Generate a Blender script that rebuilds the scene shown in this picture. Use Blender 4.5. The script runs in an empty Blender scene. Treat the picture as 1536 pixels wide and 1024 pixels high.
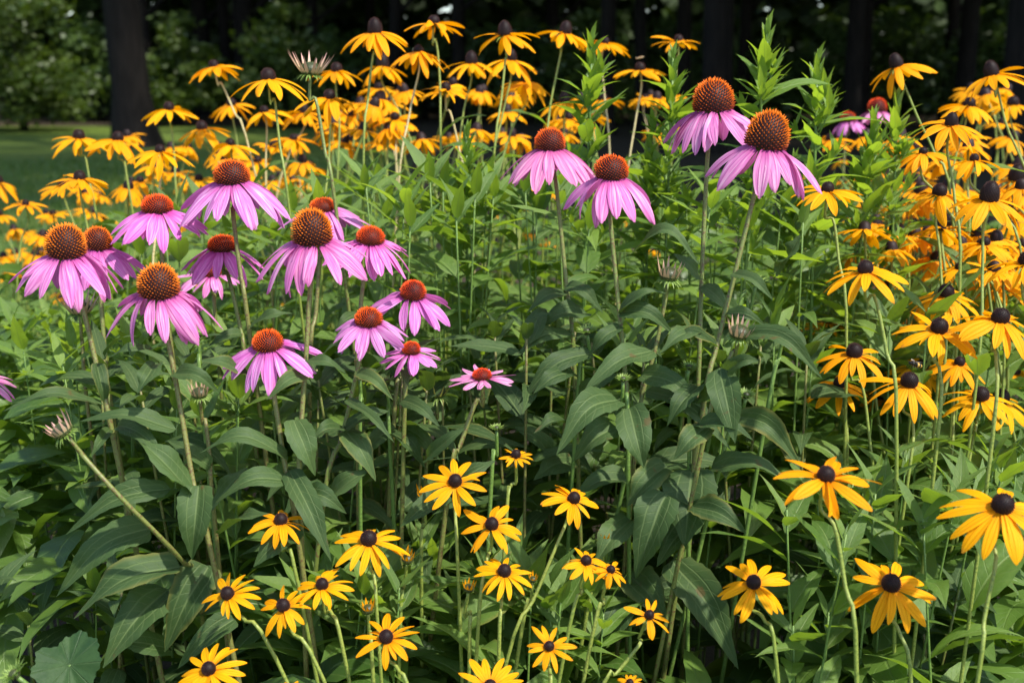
import bpy, math, random
import numpy as np
from mathutils import Vector, Matrix, Quaternion

S = bpy.context.scene
COL = S.collection
R = math.radians
rnd = random.Random(11)
npr = np.random.RandomState(5)

# ------------------------------------------------------------------ camera, sky, sun, exposure
FPX = 1707.0
PITCH = R(12.9)
CAMZ = 1.15
cam_d = bpy.data.cameras.new('camera')
cam = bpy.data.objects.new('camera', cam_d)
COL.objects.link(cam)
cam.location = (0, 0, CAMZ)
cam.rotation_euler = (R(90) - PITCH, 0, 0)
cam_d.sensor_width = 36
cam_d.sensor_fit = 'HORIZONTAL'
cam_d.lens = 36 * FPX / 1536
cam_d.clip_start = 0.05
cam_d.clip_end = 900
cam_d.dof.use_dof = True
cam_d.dof.focus_distance = 1.14
cam_d.dof.aperture_fstop = 7.0
S.camera = cam

TO_SUN = Vector((0.44, -0.34, 0.83)).normalized()
w = bpy.data.worlds.new('World')
S.world = w
w.use_nodes = True
sky = w.node_tree.nodes.new('ShaderNodeTexSky')
sky.sky_type = 'NISHITA'
sky.sun_disc = False
sky.sun_elevation = math.asin(TO_SUN.z)
sky.sun_rotation = math.atan2(TO_SUN.x, TO_SUN.y)
bg = w.node_tree.nodes['Background']
bg.inputs['Strength'].default_value = 0.15
w.node_tree.links.new(sky.outputs[0], bg.inputs[0])
sun_d = bpy.data.lights.new('sun', 'SUN')
sun_d.energy = 3.5
sun_d.angle = R(1.5)
sun_d.color = (1.0, 0.95, 0.86)
sun = bpy.data.objects.new('sun', sun_d)
COL.objects.link(sun)
sun.rotation_euler = TO_SUN.to_track_quat('Z', 'Y').to_euler()
S.view_settings.view_transform = 'Standard'
S.view_settings.look = 'None'
S.view_settings.exposure = 1.08
S.view_settings.gamma = 1.0
S.cycles.transparent_max_bounces = 8
S.cycles.max_bounces = 8

# ------------------------------------------------------------------ helpers
CF = Vector((0, math.cos(PITCH), -math.sin(PITCH)))
CU = Vector((0, math.sin(PITCH), math.cos(PITCH)))
CC = Vector((0, 0, CAMZ))
UP = Vector((0, 0, 1))


def at(x, y, d):
    return CC + d * (CF + Vector(((x - 768) / FPX, 0, 0)) + CU * ((512 - y) / FPX))


def pix(p):
    v = p - CC
    d = v.dot(CF)
    return 768 + FPX * v.x / d, 512 - FPX * v.dot(CU) / d, d


def tag(o, label=None, cat=None, group=None, kind=None):
    if label:
        o['label'] = label
    if cat:
        o['category'] = cat
    if group:
        o['group'] = group
    if kind:
        o['kind'] = kind
    return o


def empty(name, loc, label, cat, group=None):
    o = bpy.data.objects.new(name, None)
    o.empty_display_size = 0.05
    COL.objects.link(o)
    o.location = loc
    return tag(o, label, cat, group)


def mesh(name, V, F, mats, lu=None, lv=None, lr=None, mi=None, smooth=True):
    me = bpy.data.meshes.new(name)
    me.from_pydata(V if isinstance(V, list) else V.tolist(), [], F if isinstance(F, list) else F.tolist())
    for m in (mats if isinstance(mats, (list, tuple)) else [mats]):
        me.materials.append(m)
    for nm, a in (('lu', lu), ('lv', lv), ('lr', lr)):
        if a is not None:
            at_ = me.attributes.new(nm, 'FLOAT', 'POINT')
            at_.data.foreach_set('value', np.asarray(a, dtype=np.float32))
    if mi is not None:
        me.polygons.foreach_set('material_index', np.asarray(mi, dtype=np.int32))
    if smooth:
        me.polygons.foreach_set('use_smooth', np.ones(len(me.polygons), dtype=bool))
    me.update()
    return me


def obj(name, me, parent=None, mat=None):
    """link a mesh; mat is its matrix in the parent's space"""
    o = bpy.data.objects.new(name, me)
    COL.objects.link(o)
    if parent:
        o.parent = parent
    if mat is not None:
        o.matrix_basis = mat
    return o


def catmull(pts, n):
    P = [Vector(p) for p in pts]
    P = [P[0] * 2 - P[1]] + P + [P[-1] * 2 - P[-2]]
    out = []
    m = len(P) - 3
    for i in range(n + 1):
        t = i / n * m
        k = min(int(t), m - 1)
        t -= k
        a, b, c, d = P[k:k + 4]
        out.append(0.5 * ((2 * b) + (c - a) * t + (2 * a - 5 * b + 4 * c - d) * t * t + (3 * b - 3 * c + d - a) * t ** 3))
    return out


def tube(pts, r0, r1, ns=8, bumps=0.0):
    """tapered tube along a polyline -> V, F, lu, lv"""
    V, F, lu, lv = [], [], [], []
    n = len(pts)
    ref = Vector((0.31, 0.9, 0.2)).normalized()
    for i, p in enumerate(pts):
        t = (pts[min(i + 1, n - 1)] - pts[max(i - 1, 0)])
        if t.length < 1e-9:
            t = Vector((0, 0, 1))
        t.normalize()
        a = t.cross(ref)
        if a.length < 1e-3:
            a = t.cross(Vector((1, 0, 0)))
        a.normalize()
        b = t.cross(a)
        f = i / max(1, n - 1)
        r = r0 + (r1 - r0) * f
        for k in range(ns):
            an = 2 * math.pi * k / ns
            rr = r * (1 + bumps * (rnd.random() - .5))
            V.append(tuple(p + a * (math.cos(an) * rr) + b * (math.sin(an) * rr)))
            lu.append(math.cos(an))
            lv.append(f)
    for i in range(n - 1):
        for k in range(ns):
            F.append((i * ns + k, i * ns + (k + 1) % ns, (i + 1) * ns + (k + 1) % ns, (i + 1) * ns + k))
    F.append(tuple(range(ns))[::-1])
    F.append(tuple((n - 1) * ns + k for k in range(ns)))
    return V, F, lu, lv


class MB:
    """collect pieces into one mesh"""
    def __init__(self):
        self.V, self.F, self.lu, self.lv, self.mi = [], [], [], [], []

    def add(self, V, F, lu=None, lv=None, mi=0, M=None):
        o = len(self.V)
        if M is not None:
            V = [tuple(M @ Vector(v)) for v in V]
        self.V += [tuple(v) for v in V]
        self.F += [tuple(i + o for i in f) for f in F]
        n = len(V)
        self.lu += list(lu) if lu is not None else [0.0] * n
        self.lv += list(lv) if lv is not None else [0.0] * n
        self.mi += [mi] * len(F)

    def mesh(self, name, mats, smooth=True):
        return mesh(name, self.V, self.F, mats, self.lu, self.lv, None, self.mi, smooth)


# ------------------------------------------------------------------ materials
class NT:
    def __init__(self, name):
        self.m = bpy.data.materials.new(name)
        self.m.use_nodes = True
        self.t = self.m.node_tree
        self.t.nodes.clear()
        self.out = self.n('ShaderNodeOutputMaterial')

    def n(self, ty, **kw):
        nd = self.t.nodes.new(ty)
        for k, v in kw.items():
            setattr(nd, k, v)
        return nd

    def link(self, a, b):
        self.t.links.new(a, b)

    def put(self, sock, v):
        if hasattr(v, 'is_linked') or isinstance(v, bpy.types.NodeSocket):
            self.link(v, sock)
        else:
            sock.default_value = v

    def math(self, op, a, b=0.0, c=0.0, clamp=False):
        nd = self.n('ShaderNodeMath', operation=op, use_clamp=clamp)
        self.put(nd.inputs[0], a)
        self.put(nd.inputs[1], b)
        self.put(nd.inputs[2], c)
        return nd.outputs[0]

    def mapr(self, v, a, b, c=0.0, d=1.0):
        nd = self.n('ShaderNodeMapRange', interpolation_type='SMOOTHSTEP')
        self.put(nd.inputs[0], v)
        for i, q in enumerate((a, b, c, d)):
            self.put(nd.inputs[i + 1], q)
        return nd.outputs[0]

    def attr(self, nm):
        return self.n('ShaderNodeAttribute', attribute_name=nm).outputs['Fac']

    def mix(self, f, a, b, mode='MIX'):
        nd = self.n('ShaderNodeMix', data_type='RGBA', blend_type=mode)
        self.put(nd.inputs[0], f)
        for s, v in ((nd.inputs[6], a), (nd.inputs[7], b)):
            if isinstance(v, tuple):
                s.default_value = (v[0], v[1], v[2], 1)
            else:
                self.link(v, s)
        return nd.outputs[2]

    def noise(self, scale, detail=2.0, vec=None, rough=0.5):
        nd = self.n('ShaderNodeTexNoise')
        nd.inputs['Scale'].default_value = scale
        nd.inputs['Detail'].default_value = detail
        nd.inputs['Roughness'].default_value = rough
        if vec is not None:
            self.link(vec, nd.inputs['Vector'])
        return nd.outputs[0]

    def vec(self, x, y, z):
        nd = self.n('ShaderNodeCombineXYZ')
        for i, v in enumerate((x, y, z)):
            self.put(nd.inputs[i], v)
        return nd.outputs[0]

    def coord(self, which='Object'):
        return self.n('ShaderNodeTexCoord').outputs[which]

    def rand(self):
        return self.n('ShaderNodeObjectInfo').outputs['Random']

    def ocol(self):
        return self.n('ShaderNodeObjectInfo').outputs['Color']

    def bump(self, h, st, dist):
        nd = self.n('ShaderNodeBump')
        nd.inputs['Strength'].default_value = st
        nd.inputs['Distance'].default_value = dist
        self.link(h, nd.inputs['Height'])
        return nd.outputs[0]

    def finish(self, col, rough=0.5, bump=None, transl=0.0, tcol=None, spec=0.5, sheen=0.0):
        p = self.n('ShaderNodeBsdfPrincipled')
        self.put(p.inputs['Base Color'], col if not isinstance(col, tuple) else (*col, 1))
        self.put(p.inputs['Roughness'], rough)
        p.inputs['Specular IOR Level'].default_value = spec
        if sheen:
            p.inputs['Sheen Weight'].default_value = sheen
        if bump is not None:
            self.link(bump, p.inputs['Normal'])
        sh = p.outputs[0]
        if transl:
            tr = self.n('ShaderNodeBsdfTranslucent')
            self.put(tr.inputs[0], tcol if tcol is not None and not isinstance(tcol, tuple) else ((*tcol, 1) if tcol else col))
            mx = self.n('ShaderNodeMixShader')
            mx.inputs[0].default_value = transl
            self.link(sh, mx.inputs[1])
            self.link(tr.outputs[0], mx.inputs[2])
            sh = mx.outputs[0]
        self.link(sh, self.out.inputs[0])
        return self.m


def leaf_mat(name, c0, c1, cv, tcol, transl=0.28, rough=0.42, lat=True, spots=0.0, bumpst=0.5):
    """c0/c1 leaf greens mixed by leaf and by noise, cv the veins, tcol the light coming through"""
    k = NT(name)
    lu, lv = k.attr('lu'), k.attr('lv')
    au = k.math('ABSOLUTE', lu)
    mid = k.mapr(au, 0.02, 0.09, 1.0, 0.0)
    ph = k.math('SUBTRACT', k.math('MULTIPLY', lv, 9.0), k.math('MULTIPLY', au, 1.6))
    sv = k.math('ABSOLUTE', k.math('SUBTRACT', k.math('FRACT', ph), 0.5))
    side = k.math('MULTIPLY', k.mapr(sv, 0.0, 0.09, 1.0, 0.0), 0.5)
    veins = k.math('MAXIMUM', mid, side)
    if lat:
        la = k.math('ABSOLUTE', k.math('SUBTRACT', au, 0.46))
        veins = k.math('MAXIMUM', veins, k.math('MULTIPLY', k.mapr(la, 0.0, 0.06, 1.0, 0.0), 0.8))
    nz = k.noise(28, 3, k.coord())
    f = k.math('ADD', k.math('MULTIPLY', k.math('FRACT', k.math('ADD', k.rand(), k.attr('lr'))), 0.75),
               k.math('MULTIPLY', k.math('SUBTRACT', nz, 0.5), 0.7), clamp=True)
    col = k.mix(f, c0, c1)
    col = k.mix(k.math('MULTIPLY', veins, 0.6), col, cv)
    if spots:
        sp = k.mapr(k.noise(55, 3, k.coord()), 0.67, 0.74)
        col = k.mix(k.math('MULTIPLY', sp, spots), col, (0.10, 0.06, 0.02))
        old = k.mapr(k.math('FRACT', k.math('MULTIPLY', k.rand(), 17.0)), 0.78, 1.0)
        ed = k.math('MULTIPLY', k.mapr(k.math('ADD', au, k.math('MULTIPLY', nz, .5)), 0.95, 1.35), old)
        col = k.mix(k.math('MULTIPLY', ed, .8), col, (0.22, 0.19, 0.04))
    h = k.math('SUBTRACT', k.math('MULTIPLY', k.noise(220, 2, k.coord()), 0.5), k.math('MULTIPLY', veins, 0.8))
    b = k.bump(h, bumpst, 0.0012)
    t = k.mix(k.math('MULTIPLY', veins, 0.5), tcol, c0)
    return k.finish(col, rough + (.10 if lat else .0), b, transl, t, spec=0.30 if lat else .5)


M_leaf = leaf_mat('coneflower_leaf', (0.030, 0.062, 0.016), (0.070, 0.120, 0.034), (0.15, 0.21, 0.07), (0.15, 0.25, 0.02), 0.26, 0.52, True, 0.7)
M_susleaf = leaf_mat('susan_leaf', (0.055, 0.118, 0.018), (0.170, 0.265, 0.050), (0.22, 0.31, 0.09), (0.28, 0.44, 0.025), 0.38, 0.52, False, 0.3)
M_narrow = leaf_mat('narrow_leaf', (0.090, 0.175, 0.022), (0.215, 0.325, 0.060), (0.26, 0.36, 0.11), (0.38, 0.55, 0.03), 0.44, 0.5, False, 0.0)
M_under = leaf_mat('undergrowth_leaf', (0.032, 0.075, 0.012), (0.125, 0.215, 0.034), (0.16, 0.25, 0.06), (0.22, 0.36, 0.02), 0.36, 0.45, False, 0.3)
k = NT('round_leaf')
vn = k.mapr(k.math('ABSOLUTE', k.attr('lu')), 0.0, k.math('SUBTRACT', 0.16, k.math('MULTIPLY', k.attr('lv'), 0.09)), 1.0, 0.0)
nz = k.noise(60, 4, k.coord(), .65)
col = k.mix(k.mapr(nz, .3, .7), (0.018, 0.050, 0.012), (0.034, 0.075, 0.018))
col = k.mix(k.math('MULTIPLY', vn, .5), col, (0.11, 0.17, 0.07))
M_round = k.finish(col, .6, k.bump(k.math('SUBTRACT', nz, vn), .6, .002), .25, (0.13, 0.26, 0.03), spec=.35)


def stem_mat(name, c0, c1, mott):
    k = NT(name)
    nz = k.noise(90, 3, k.coord())
    n2 = k.noise(420, 1, k.coord())
    f = k.math('ADD', k.math('MULTIPLY', k.rand(), 0.6), k.math('MULTIPLY', nz, 0.5), clamp=True)
    col = k.mix(f, c0, c1)
    col = k.mix(k.mapr(n2, 0.52, 0.66), col, mott)
    return k.finish(col, 0.5, k.bump(n2, 0.5, 0.0008), 0.0)


M_cstem = stem_mat('coneflower_stem', (0.12, 0.18, 0.030), (0.16, 0.150, 0.040), (0.12, 0.075, 0.028))
M_sstem = stem_mat('susan_stem', (0.165, 0.225, 0.032), (0.24, 0.275, 0.05), (0.13, 0.18, 0.03))
M_straw = stem_mat('straw_stem', (0.42, 0.36, 0.15), (0.50, 0.42, 0.22), (0.33, 0.25, 0.10))
M_gstem = stem_mat('green_stem', (0.09, 0.18, 0.03), (0.14, 0.22, 0.04), (0.08, 0.14, 0.03))


def petal_mat(name, base, body, pale, dark, tr, tcol, streak=9.0, sw=0.5):
    k = NT(name)
    lu, lv = k.attr('lu'), k.attr('lv')
    r = k.math('MULTIPLY', k.rand(), 37.0)
    nz = k.noise(1.0, 3, k.vec(k.math('ADD', k.math('MULTIPLY', lu, streak * 0.5), r), k.math('MULTIPLY', lv, 1.6), r))
    col = k.mix(k.mapr(nz, 0.42, 0.72), body, pale)
    col = k.mix(k.math('MULTIPLY', k.mapr(nz, 0.28, 0.42, 1.0, 0.0), sw), col, dark)
    # two grooves along the petal
    g = k.mapr(k.math('ABSOLUTE', k.math('SUBTRACT', k.math('ABSOLUTE', lu), 0.34)), 0.0, 0.10, 1.0, 0.0)
    col = k.mix(k.math('MULTIPLY', g, 0.35 * sw + 0.1), col, dark)
    col = k.mix(k.math('MULTIPLY', k.mapr(lv, 0.0, 0.38, 1.0, 0.0), 0.85), col, base)
    # each petal a little different
    col = k.mix(k.math('MULTIPLY', k.rand(), 0.30), col, body)
    old = k.mapr(k.math('FRACT', k.math('MULTIPLY', r, 3.17)), 0.80, 1.0)
    tip = k.math('MULTIPLY', k.mapr(lv, 0.86, 1.0), old)
    col = k.mix(k.math('MULTIPLY', tip, 0.5), col, (0.25, 0.13, 0.06))
    col = k.mix(1.0, col, k.ocol(), 'MULTIPLY')
    h = k.math('SUBTRACT', k.math('MULTIPLY', nz, 0.8), k.math('MULTIPLY', g, 1.0))
    return k.finish(col, 0.6, k.bump(h, 0.6, 0.0009), tr, tcol, spec=0.15)


M_pink = petal_mat('pink_petal', (0.40, 0.030, 0.22), (0.64, 0.175, 0.47), (0.87, 0.48, 0.73), (0.42, 0.065, 0.33), 0.32, (0.74, 0.15, 0.52))
M_gold = petal_mat('golden_petal', (0.80, 0.25, 0.002), (0.90, 0.352, 0.002), (0.93, 0.42, 0.003), (0.82, 0.27, 0.002), 0.36, (0.98, 0.40, 0.001), 7.0, 0.35)

# orange spiny cone: lv = 0 at a spine's base .. 1 at its tip, lu = height on the cone
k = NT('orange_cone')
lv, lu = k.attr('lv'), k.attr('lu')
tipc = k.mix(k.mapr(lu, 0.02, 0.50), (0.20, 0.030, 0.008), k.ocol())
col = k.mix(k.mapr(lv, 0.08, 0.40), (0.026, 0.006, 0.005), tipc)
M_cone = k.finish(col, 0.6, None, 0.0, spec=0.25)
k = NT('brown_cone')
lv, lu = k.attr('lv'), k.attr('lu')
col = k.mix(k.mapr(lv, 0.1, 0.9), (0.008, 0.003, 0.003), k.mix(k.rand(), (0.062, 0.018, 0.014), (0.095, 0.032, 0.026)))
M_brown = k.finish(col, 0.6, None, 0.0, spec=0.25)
k = NT('green_cone')
lv = k.attr('lv')
col = k.mix(lv, (0.03, 0.04, 0.01), (0.16, 0.19, 0.03))
M_gcone = k.finish(col, 0.5)
k = NT('bud_ray')
col = k.mix(k.attr('lv'), (0.36, 0.30, 0.12), k.mix(k.rand(), (0.62, 0.36, 0.27), (0.60, 0.30, 0.30)))
M_budray = k.finish(col, 0.5, None, 0.2, (0.6, 0.35, 0.2))
k = NT('bud_ray_yellow')
col = k.mix(k.attr('lv'), (0.30, 0.34, 0.05), (0.62, 0.48, 0.14))
M_budyel = k.finish(col, 0.5, None, 0.25, (0.6, 0.5, 0.1))
k = NT('bract_green')
col = k.mix(k.attr('lv'), (0.08, 0.17, 0.025), (0.28, 0.38, 0.08))
M_bract = k.finish(col, 0.5, None, 0.25, (0.2, 0.35, 0.04))

# ------------------------------------------------------------------ petals
def petal_mesh(name, mat, L, W, a0, a1, p, blunt, groove, seed, notch=0.05):
    q = random.Random(seed)
    nu, nv = 6, 12
    V, F, lu, lv = [], [], [], []
    x = z = 0.0
    tw = q.uniform(-.35, .35)
    side = q.uniform(-.12, .12)
    cup = q.uniform(-.10, .16)
    prev = 0
    for j in range(nv + 1):
        s = j / nv
        a = -R(a0 + (a1 - a0) * s ** p)
        if j:
            x += math.cos(a) * L / nv
            z += math.sin(a) * L / nv
        wd = W * (min(1.0, 0.42 + 0.58 * (s / 0.42) ** 0.8) if s < 0.42 else (1 - ((s - 0.42) / 0.58) ** blunt * 0.80)) * 0.5
        th = tw * s
        for i in range(nu + 1):
            u = -1 + 2 * i / nu
            e = -(u * u) * cup * W * 0.8 + groove * W * math.cos(u * math.pi * 2.6) * min(1, s * 3) * (1 - .5 * s)
            yy = u * wd
            dx = 0.0
            if j == nv:
                dx = -notch * L * (0.6 * u * u + 0.5 * abs(math.sin(u * math.pi * 1.5)) * (notch > 0.03))
            nx, nz = -math.sin(a), math.cos(a)
            o = e * math.cos(th) + yy * math.sin(th)
            V.append((x + nx * o + dx * math.cos(a), yy * math.cos(th) - e * math.sin(th) + side * L * s * s, z + nz * o + dx * math.sin(a)))
            lu.append(u)
            lv.append(s)
    for j in range(nv):
        for i in range(nu):
            b = j * (nu + 1) + i
            F.append((b, b + 1, b + nu + 2, b + nu + 1))
    return mesh(name, V, F, mat, lu, lv), x


PINK, GOLD = {}, {}
for ai, ang in enumerate(range(0, 71, 10)):
    PINK[ang] = [petal_mesh('petal', M_pink, 1.0, 0.285, ang * 0.25, ang * 1.25, 0.55, 2.6, 0.035, 100 + ai * 7 + v) for v in range(5)]
for ai, ang in enumerate(range(-10, 71, 10)):
    GOLD[ang] = [petal_mesh('petal', M_gold, 1.0, 0.262, ang - 14, ang + 22, 1.15, 2.8, 0.03, 300 + ai * 7 + v, 0.03) for v in range(5)]


def fib(n):
    for i in range(n):
        yield (i + .5) / n, i * 2.399963


def cone_mesh(name, mat, hw, n, sl, sw, tuck=28, power=0.92, col0=0.0):
    """unit-width spiny beehive cone, foot at z 0, height hw; n spines of length sl in a spiral"""
    b = MB()
    ns, nr = 22, 12
    a0 = -R(tuck)
    zc = hw * math.sin(-a0) / (1 + math.sin(-a0))      # height of the widest ring
    hz = hw - zc

    def surf(a):
        return 0.455 * max(0.0, math.cos(a)) ** power, zc + (hz if a > 0 else zc / math.sin(-a0)) * math.sin(a) * 0.94

    V, F = [], []
    for j in range(nr + 1):
        r, z = surf(a0 + (math.pi / 2 - a0) * j / nr)
        for q in range(ns):
            an = 2 * math.pi * q / ns
            V.append((r * math.cos(an), r * math.sin(an), z))
    for j in range(nr):
        for q in range(ns):
            F.append((j * ns + q, j * ns + (q + 1) % ns, (j + 1) * ns + (q + 1) % ns, (j + 1) * ns + q))
    b.add(V, F, [0] * len(V), [0.0] * len(V))
    for f, an in fib(n):
        # equal areas: f 0 at the top .. 1 at the foot
        sa = 1 - f * (1 - math.sin(a0))
        a = math.asin(sa)
        r, z = surf(a)
        nv = Vector((math.cos(an) * math.cos(a), math.sin(an) * math.cos(a), math.sin(a) * .5 / max(hz, .3) + 0.40)).normalized()
        nv = (nv + Vector((rnd.gauss(0, .10), rnd.gauss(0, .10), rnd.gauss(0, .08)))).normalized()
        p = Vector((r * math.cos(an), r * math.sin(an), z))
        s1 = nv.cross(Vector((math.sin(an), -math.cos(an), 0.05))).normalized()
        s2 = nv.cross(s1)
        l = sl * rnd.uniform(0.65, 1.25) * (0.7 + 0.3 * max(0, sa))
        bw = sw
        tip = p + nv * l
        vs = [p + s1 * bw, p + s2 * bw, p - s1 * bw, p - s2 * bw]
        mid = [p + nv * l * .6 + (v - p) * .8 for v in vs]
        V = vs + mid + [tip]
        F = [(i, (i + 1) % 4, 4 + (i + 1) % 4, 4 + i) for i in range(4)] + [(4 + i, 4 + (i + 1) % 4, 8) for i in range(4)]
        h = z / hw + rnd.uniform(-.08, .08)
        b.add(V, F, [h] * 9, [0.05] * 4 + [0.62] * 4 + [1.0])
    return b.mesh(name, mat, smooth=False)


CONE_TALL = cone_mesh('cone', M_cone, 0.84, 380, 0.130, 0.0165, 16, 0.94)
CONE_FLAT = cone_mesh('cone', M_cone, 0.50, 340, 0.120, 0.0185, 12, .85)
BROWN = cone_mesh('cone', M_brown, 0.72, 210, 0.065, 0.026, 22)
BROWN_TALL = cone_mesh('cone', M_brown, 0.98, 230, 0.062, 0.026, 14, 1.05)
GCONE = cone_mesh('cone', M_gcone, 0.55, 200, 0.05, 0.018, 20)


def bract_mesh(name, mat, n, L, W, up0, up1, r0, seed, layers=1):
    """ring of small pointed leaves; up0..up1 their angle in degrees above level at root and tip"""
    q = random.Random(seed)
    b = MB()
    for l in range(layers):
        for i in range(n):
            an = 2 * math.pi * (i + .5 * l + q.uniform(-.25, .25)) / n
            LL = L * q.uniform(.75, 1.2) * (1 - .18 * l)
            M = Matrix.Rotation(an, 4, 'Z')
            V, F, lu, lv = [], [], [], []
            x, z = r0, -0.02 * l
            for j in range(6):
                s = j / 5
                a = R(up0 + (up1 - up0) * s + l * 14)
                if j:
                    x += math.cos(a) * LL / 5
                    z += math.sin(a) * LL / 5
                wd = W * (1 - s ** 1.7) * .5 + 0.0008 * L
                V += [(x, -wd, z), (x, 0, z - wd * .3), (x, wd, z)]
                lu += [-1, 0, 1]
                lv += [s] * 3
            for j in range(5):
                for c in range(2):
                    F.append((j * 3 + c, j * 3 + c + 1, j * 3 + c + 4, j * 3 + c + 3))
            b.add(V, F, lu, lv, 0, M)
    return b.mesh(name, mat)


BRACT_C = bract_mesh('bracts', M_bract, 16, 0.34, 0.10, -35, -70, 0.18, 3)
BRACT_S = bract_mesh('bracts', M_bract, 11, 0.75, 0.22, 0, -45, 0.25, 4)
BRACT_BUD = bract_mesh('bracts', M_bract, 17, 0.55, 0.10, -10, -50, 0.22, 5, 2)
BRACT_SPIKE = bract_mesh('bracts', M_bract, 13, 0.42, 0.10, -5, 25, 0.14, 6, 6)
RAYS_BUD = [bract_mesh('rays', M_budray, 13, 0.85, 0.17, 66, 74, 0.40, 7), bract_mesh('rays', M_budray, 16, 1.05, 0.17, 46, 58, 0.40, 8),
            bract_mesh('rays', M_budyel, 12, 1.05, 0.10, 45, 62, 0.40, 9)]
RAYS_GOLD = bract_mesh('rays', M_gold, 9, 1.3, 0.40, 55, 80, 0.35, 10)

# ------------------------------------------------------------------ leaves
def leaf_profile(s, pet=0.0):
    """half width factor 0..1 along the leaf"""
    if s < pet:
        return 0.045
    t = (s - pet) / (1 - pet)
    v = (max(t, 0) ** 0.55) * ((1 - t) ** 1.22) / 0.334
    return max(0.045 * (1 - t), min(1, v))


def leaf_grid(path, normals, W, pet=0.0, nu=6, fold=0.35, wave=0.06, seed=0, serr=0.03):
    q = random.Random(seed)
    n = len(path) - 1
    V, F, lu, lv = [], [], [], []
    ph = q.uniform(0, 6)
    fq = q.uniform(9, 15)
    for j, p in enumerate(path):
        t = path[min(j + 1, n)] - path[max(j - 1, 0)]
        t.normalize()
        nn = normals[j]
        sd = t.cross(nn)
        if sd.length < 1e-4:
            sd = t.cross(Vector((1, 0, 0.1)))
        sd.normalize()
        nr = sd.cross(t)
        s = j / n
        wd = leaf_profile(s, pet) * W * .5
        for i in range(nu + 1):
            u = -1 + 2 * i / nu
            ww = wd
            if abs(u) > .99 and s > pet + .05:
                ww *= 1 + serr * (1 if j % 2 else -1)
            e = abs(u) * fold * wd - u * u * wd * fold * .45 + wave * wd * 2 * math.sin(fq * s + ph + (2.0 if u > 0 else 0)) * u * u
            V.append(tuple(p + sd * (u * ww * (1 - .12 * fold)) + nr * e))
            lu.append(u)
            lv.append(max(0, (s - pet) / (1 - pet)))
    for j in range(n):
        for i in range(nu):
            b = j * (nu + 1) + i
            F.append((b, b + 1, b + nu + 2, b + nu + 1))
    return V, F, lu, lv


def unit_leaf(W, droop0, droop1, seed, nv=14, nu=6, fold=.35, pet=0.08, wave=.06, twist=.5):
    """leaf of length 1 along +X, curling down from droop0 to droop1 (degrees below level)"""
    q = random.Random(seed)
    pts, nrm = [Vector((0, 0, 0))], []
    sb = q.uniform(-.25, .25)
    tw = q.uniform(-twist, twist)
    p = Vector((0, 0, 0))
    yaw = 0
    for j in range(nv + 1):
        s = j / nv
        a = -R(droop0 + (droop1 - droop0) * s)
        yaw = sb * s * 1.6
        d = Vector((math.cos(a) * math.cos(yaw), math.cos(a) * math.sin(yaw), math.sin(a)))
        if j:
            p = p + d / nv
            pts.append(p.copy())
        nr = Vector((-math.sin(a), 0, math.cos(a)))
        nrm.append(nr + Vector((0, 1, 0)) * tw * s)
    return leaf_grid(pts, nrm, W, pet, nu, fold, wave, seed)


def leaf_lib(name, mat, n, W, dr, seed, **kw):
    out = []
    for i in range(n):
        q = random.Random(seed + i)
        V, F, lu, lv = unit_leaf(W * q.uniform(.8, 1.2), q.uniform(*dr[0]), q.uniform(*dr[1]), seed + i, **kw)
        out.append(mesh(name, V, F, mat, lu, lv))
    return out


BROAD = leaf_lib('leaf', M_leaf, 10, 0.29, ((-30, 10), (35, 85)), 40)
OVAL = leaf_lib('leaf', M_susleaf, 8, 0.32, ((-35, 0), (15, 60)), 60, pet=0.05)
NARROW = leaf_lib('leaf', M_narrow, 8, 0.25, ((-15, 5), (10, 45)), 80, pet=0.02, nv=10, nu=4)
TIP = leaf_lib('leaf', M_susleaf, 5, 0.23, ((-10, 5), (0, 25)), 140, pet=0.03, nv=8, nu=4)
LUSH = leaf_lib('leaf', M_susleaf, 8, 0.27, ((-35, 0), (25, 75)), 120)
SPEAR = leaf_lib('leaf', M_narrow, 6, 0.28, ((-5, 5), (-10, 20)), 95, pet=0.02, nv=8, nu=4, fold=.5)


def leaf_obj(lib, parent, origin, direction_az, elev, L, roll=0.0):
    me = lib[rnd.randrange(len(lib))]
    Mx = Matrix.Translation(origin) @ Matrix.Rotation(direction_az, 4, 'Z') @ Matrix.Rotation(-elev, 4, 'Y') @ Matrix.Rotation(roll, 4, 'X') @ Matrix.Diagonal((L, L, L, 1))
    return obj('leaf', me, parent, Mx)


# ------------------------------------------------------------------ stems
STEMS = []      # (empty, world points) of every stem that may carry leaves


def head_axis(cam_tilt, roll):
    a = Vector((math.sin(R(roll)), 0, math.cos(R(roll))))
    a = Matrix.Rotation(R(cam_tilt), 4, 'X') @ a      # towards the camera (-Y)
    return a.normalized()


def stem_path(p0, axis, via, d, n=22, gdrift=None):
    """from under the head, through picture points at depth d, down to the soil"""
    pts = [p0 - axis * 0.002, p0 - axis * 0.03]
    for (x, y, *dd) in via:
        pts.append(at(x, y, dd[0] if dd else d))
    a, b = pts[-2], pts[-1]
    t = (b - a).normalized()
    if t.z > -0.35:
        t = (t + Vector((0, 0, -0.7))).normalized()
    dz = b.z
    g = Vector((b.x + t.x / -t.z * dz * 0.45, b.y + 0.05 + t.y / -t.z * dz * .15, -0.02))
    pts += [b.lerp(g, .5) + t * 0.02, g]
    return catmull(pts, n)


def head_empty(name, pts, label, cat, group):
    base = pts[-1].copy()
    base.z = 0
    return empty(name, base, label, cat, group)


def add_stem(e, pts, r_top, r_bot, mat, name='stem', ns=8):
    o = e.location
    V, F, lu, lv = tube([p - o for p in pts], r_top, r_bot, ns, 0.10)
    s = obj(name, mesh(name, V, F, mat, lu, lv), e)
    STEMS.append((e, pts))
    return s


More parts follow.
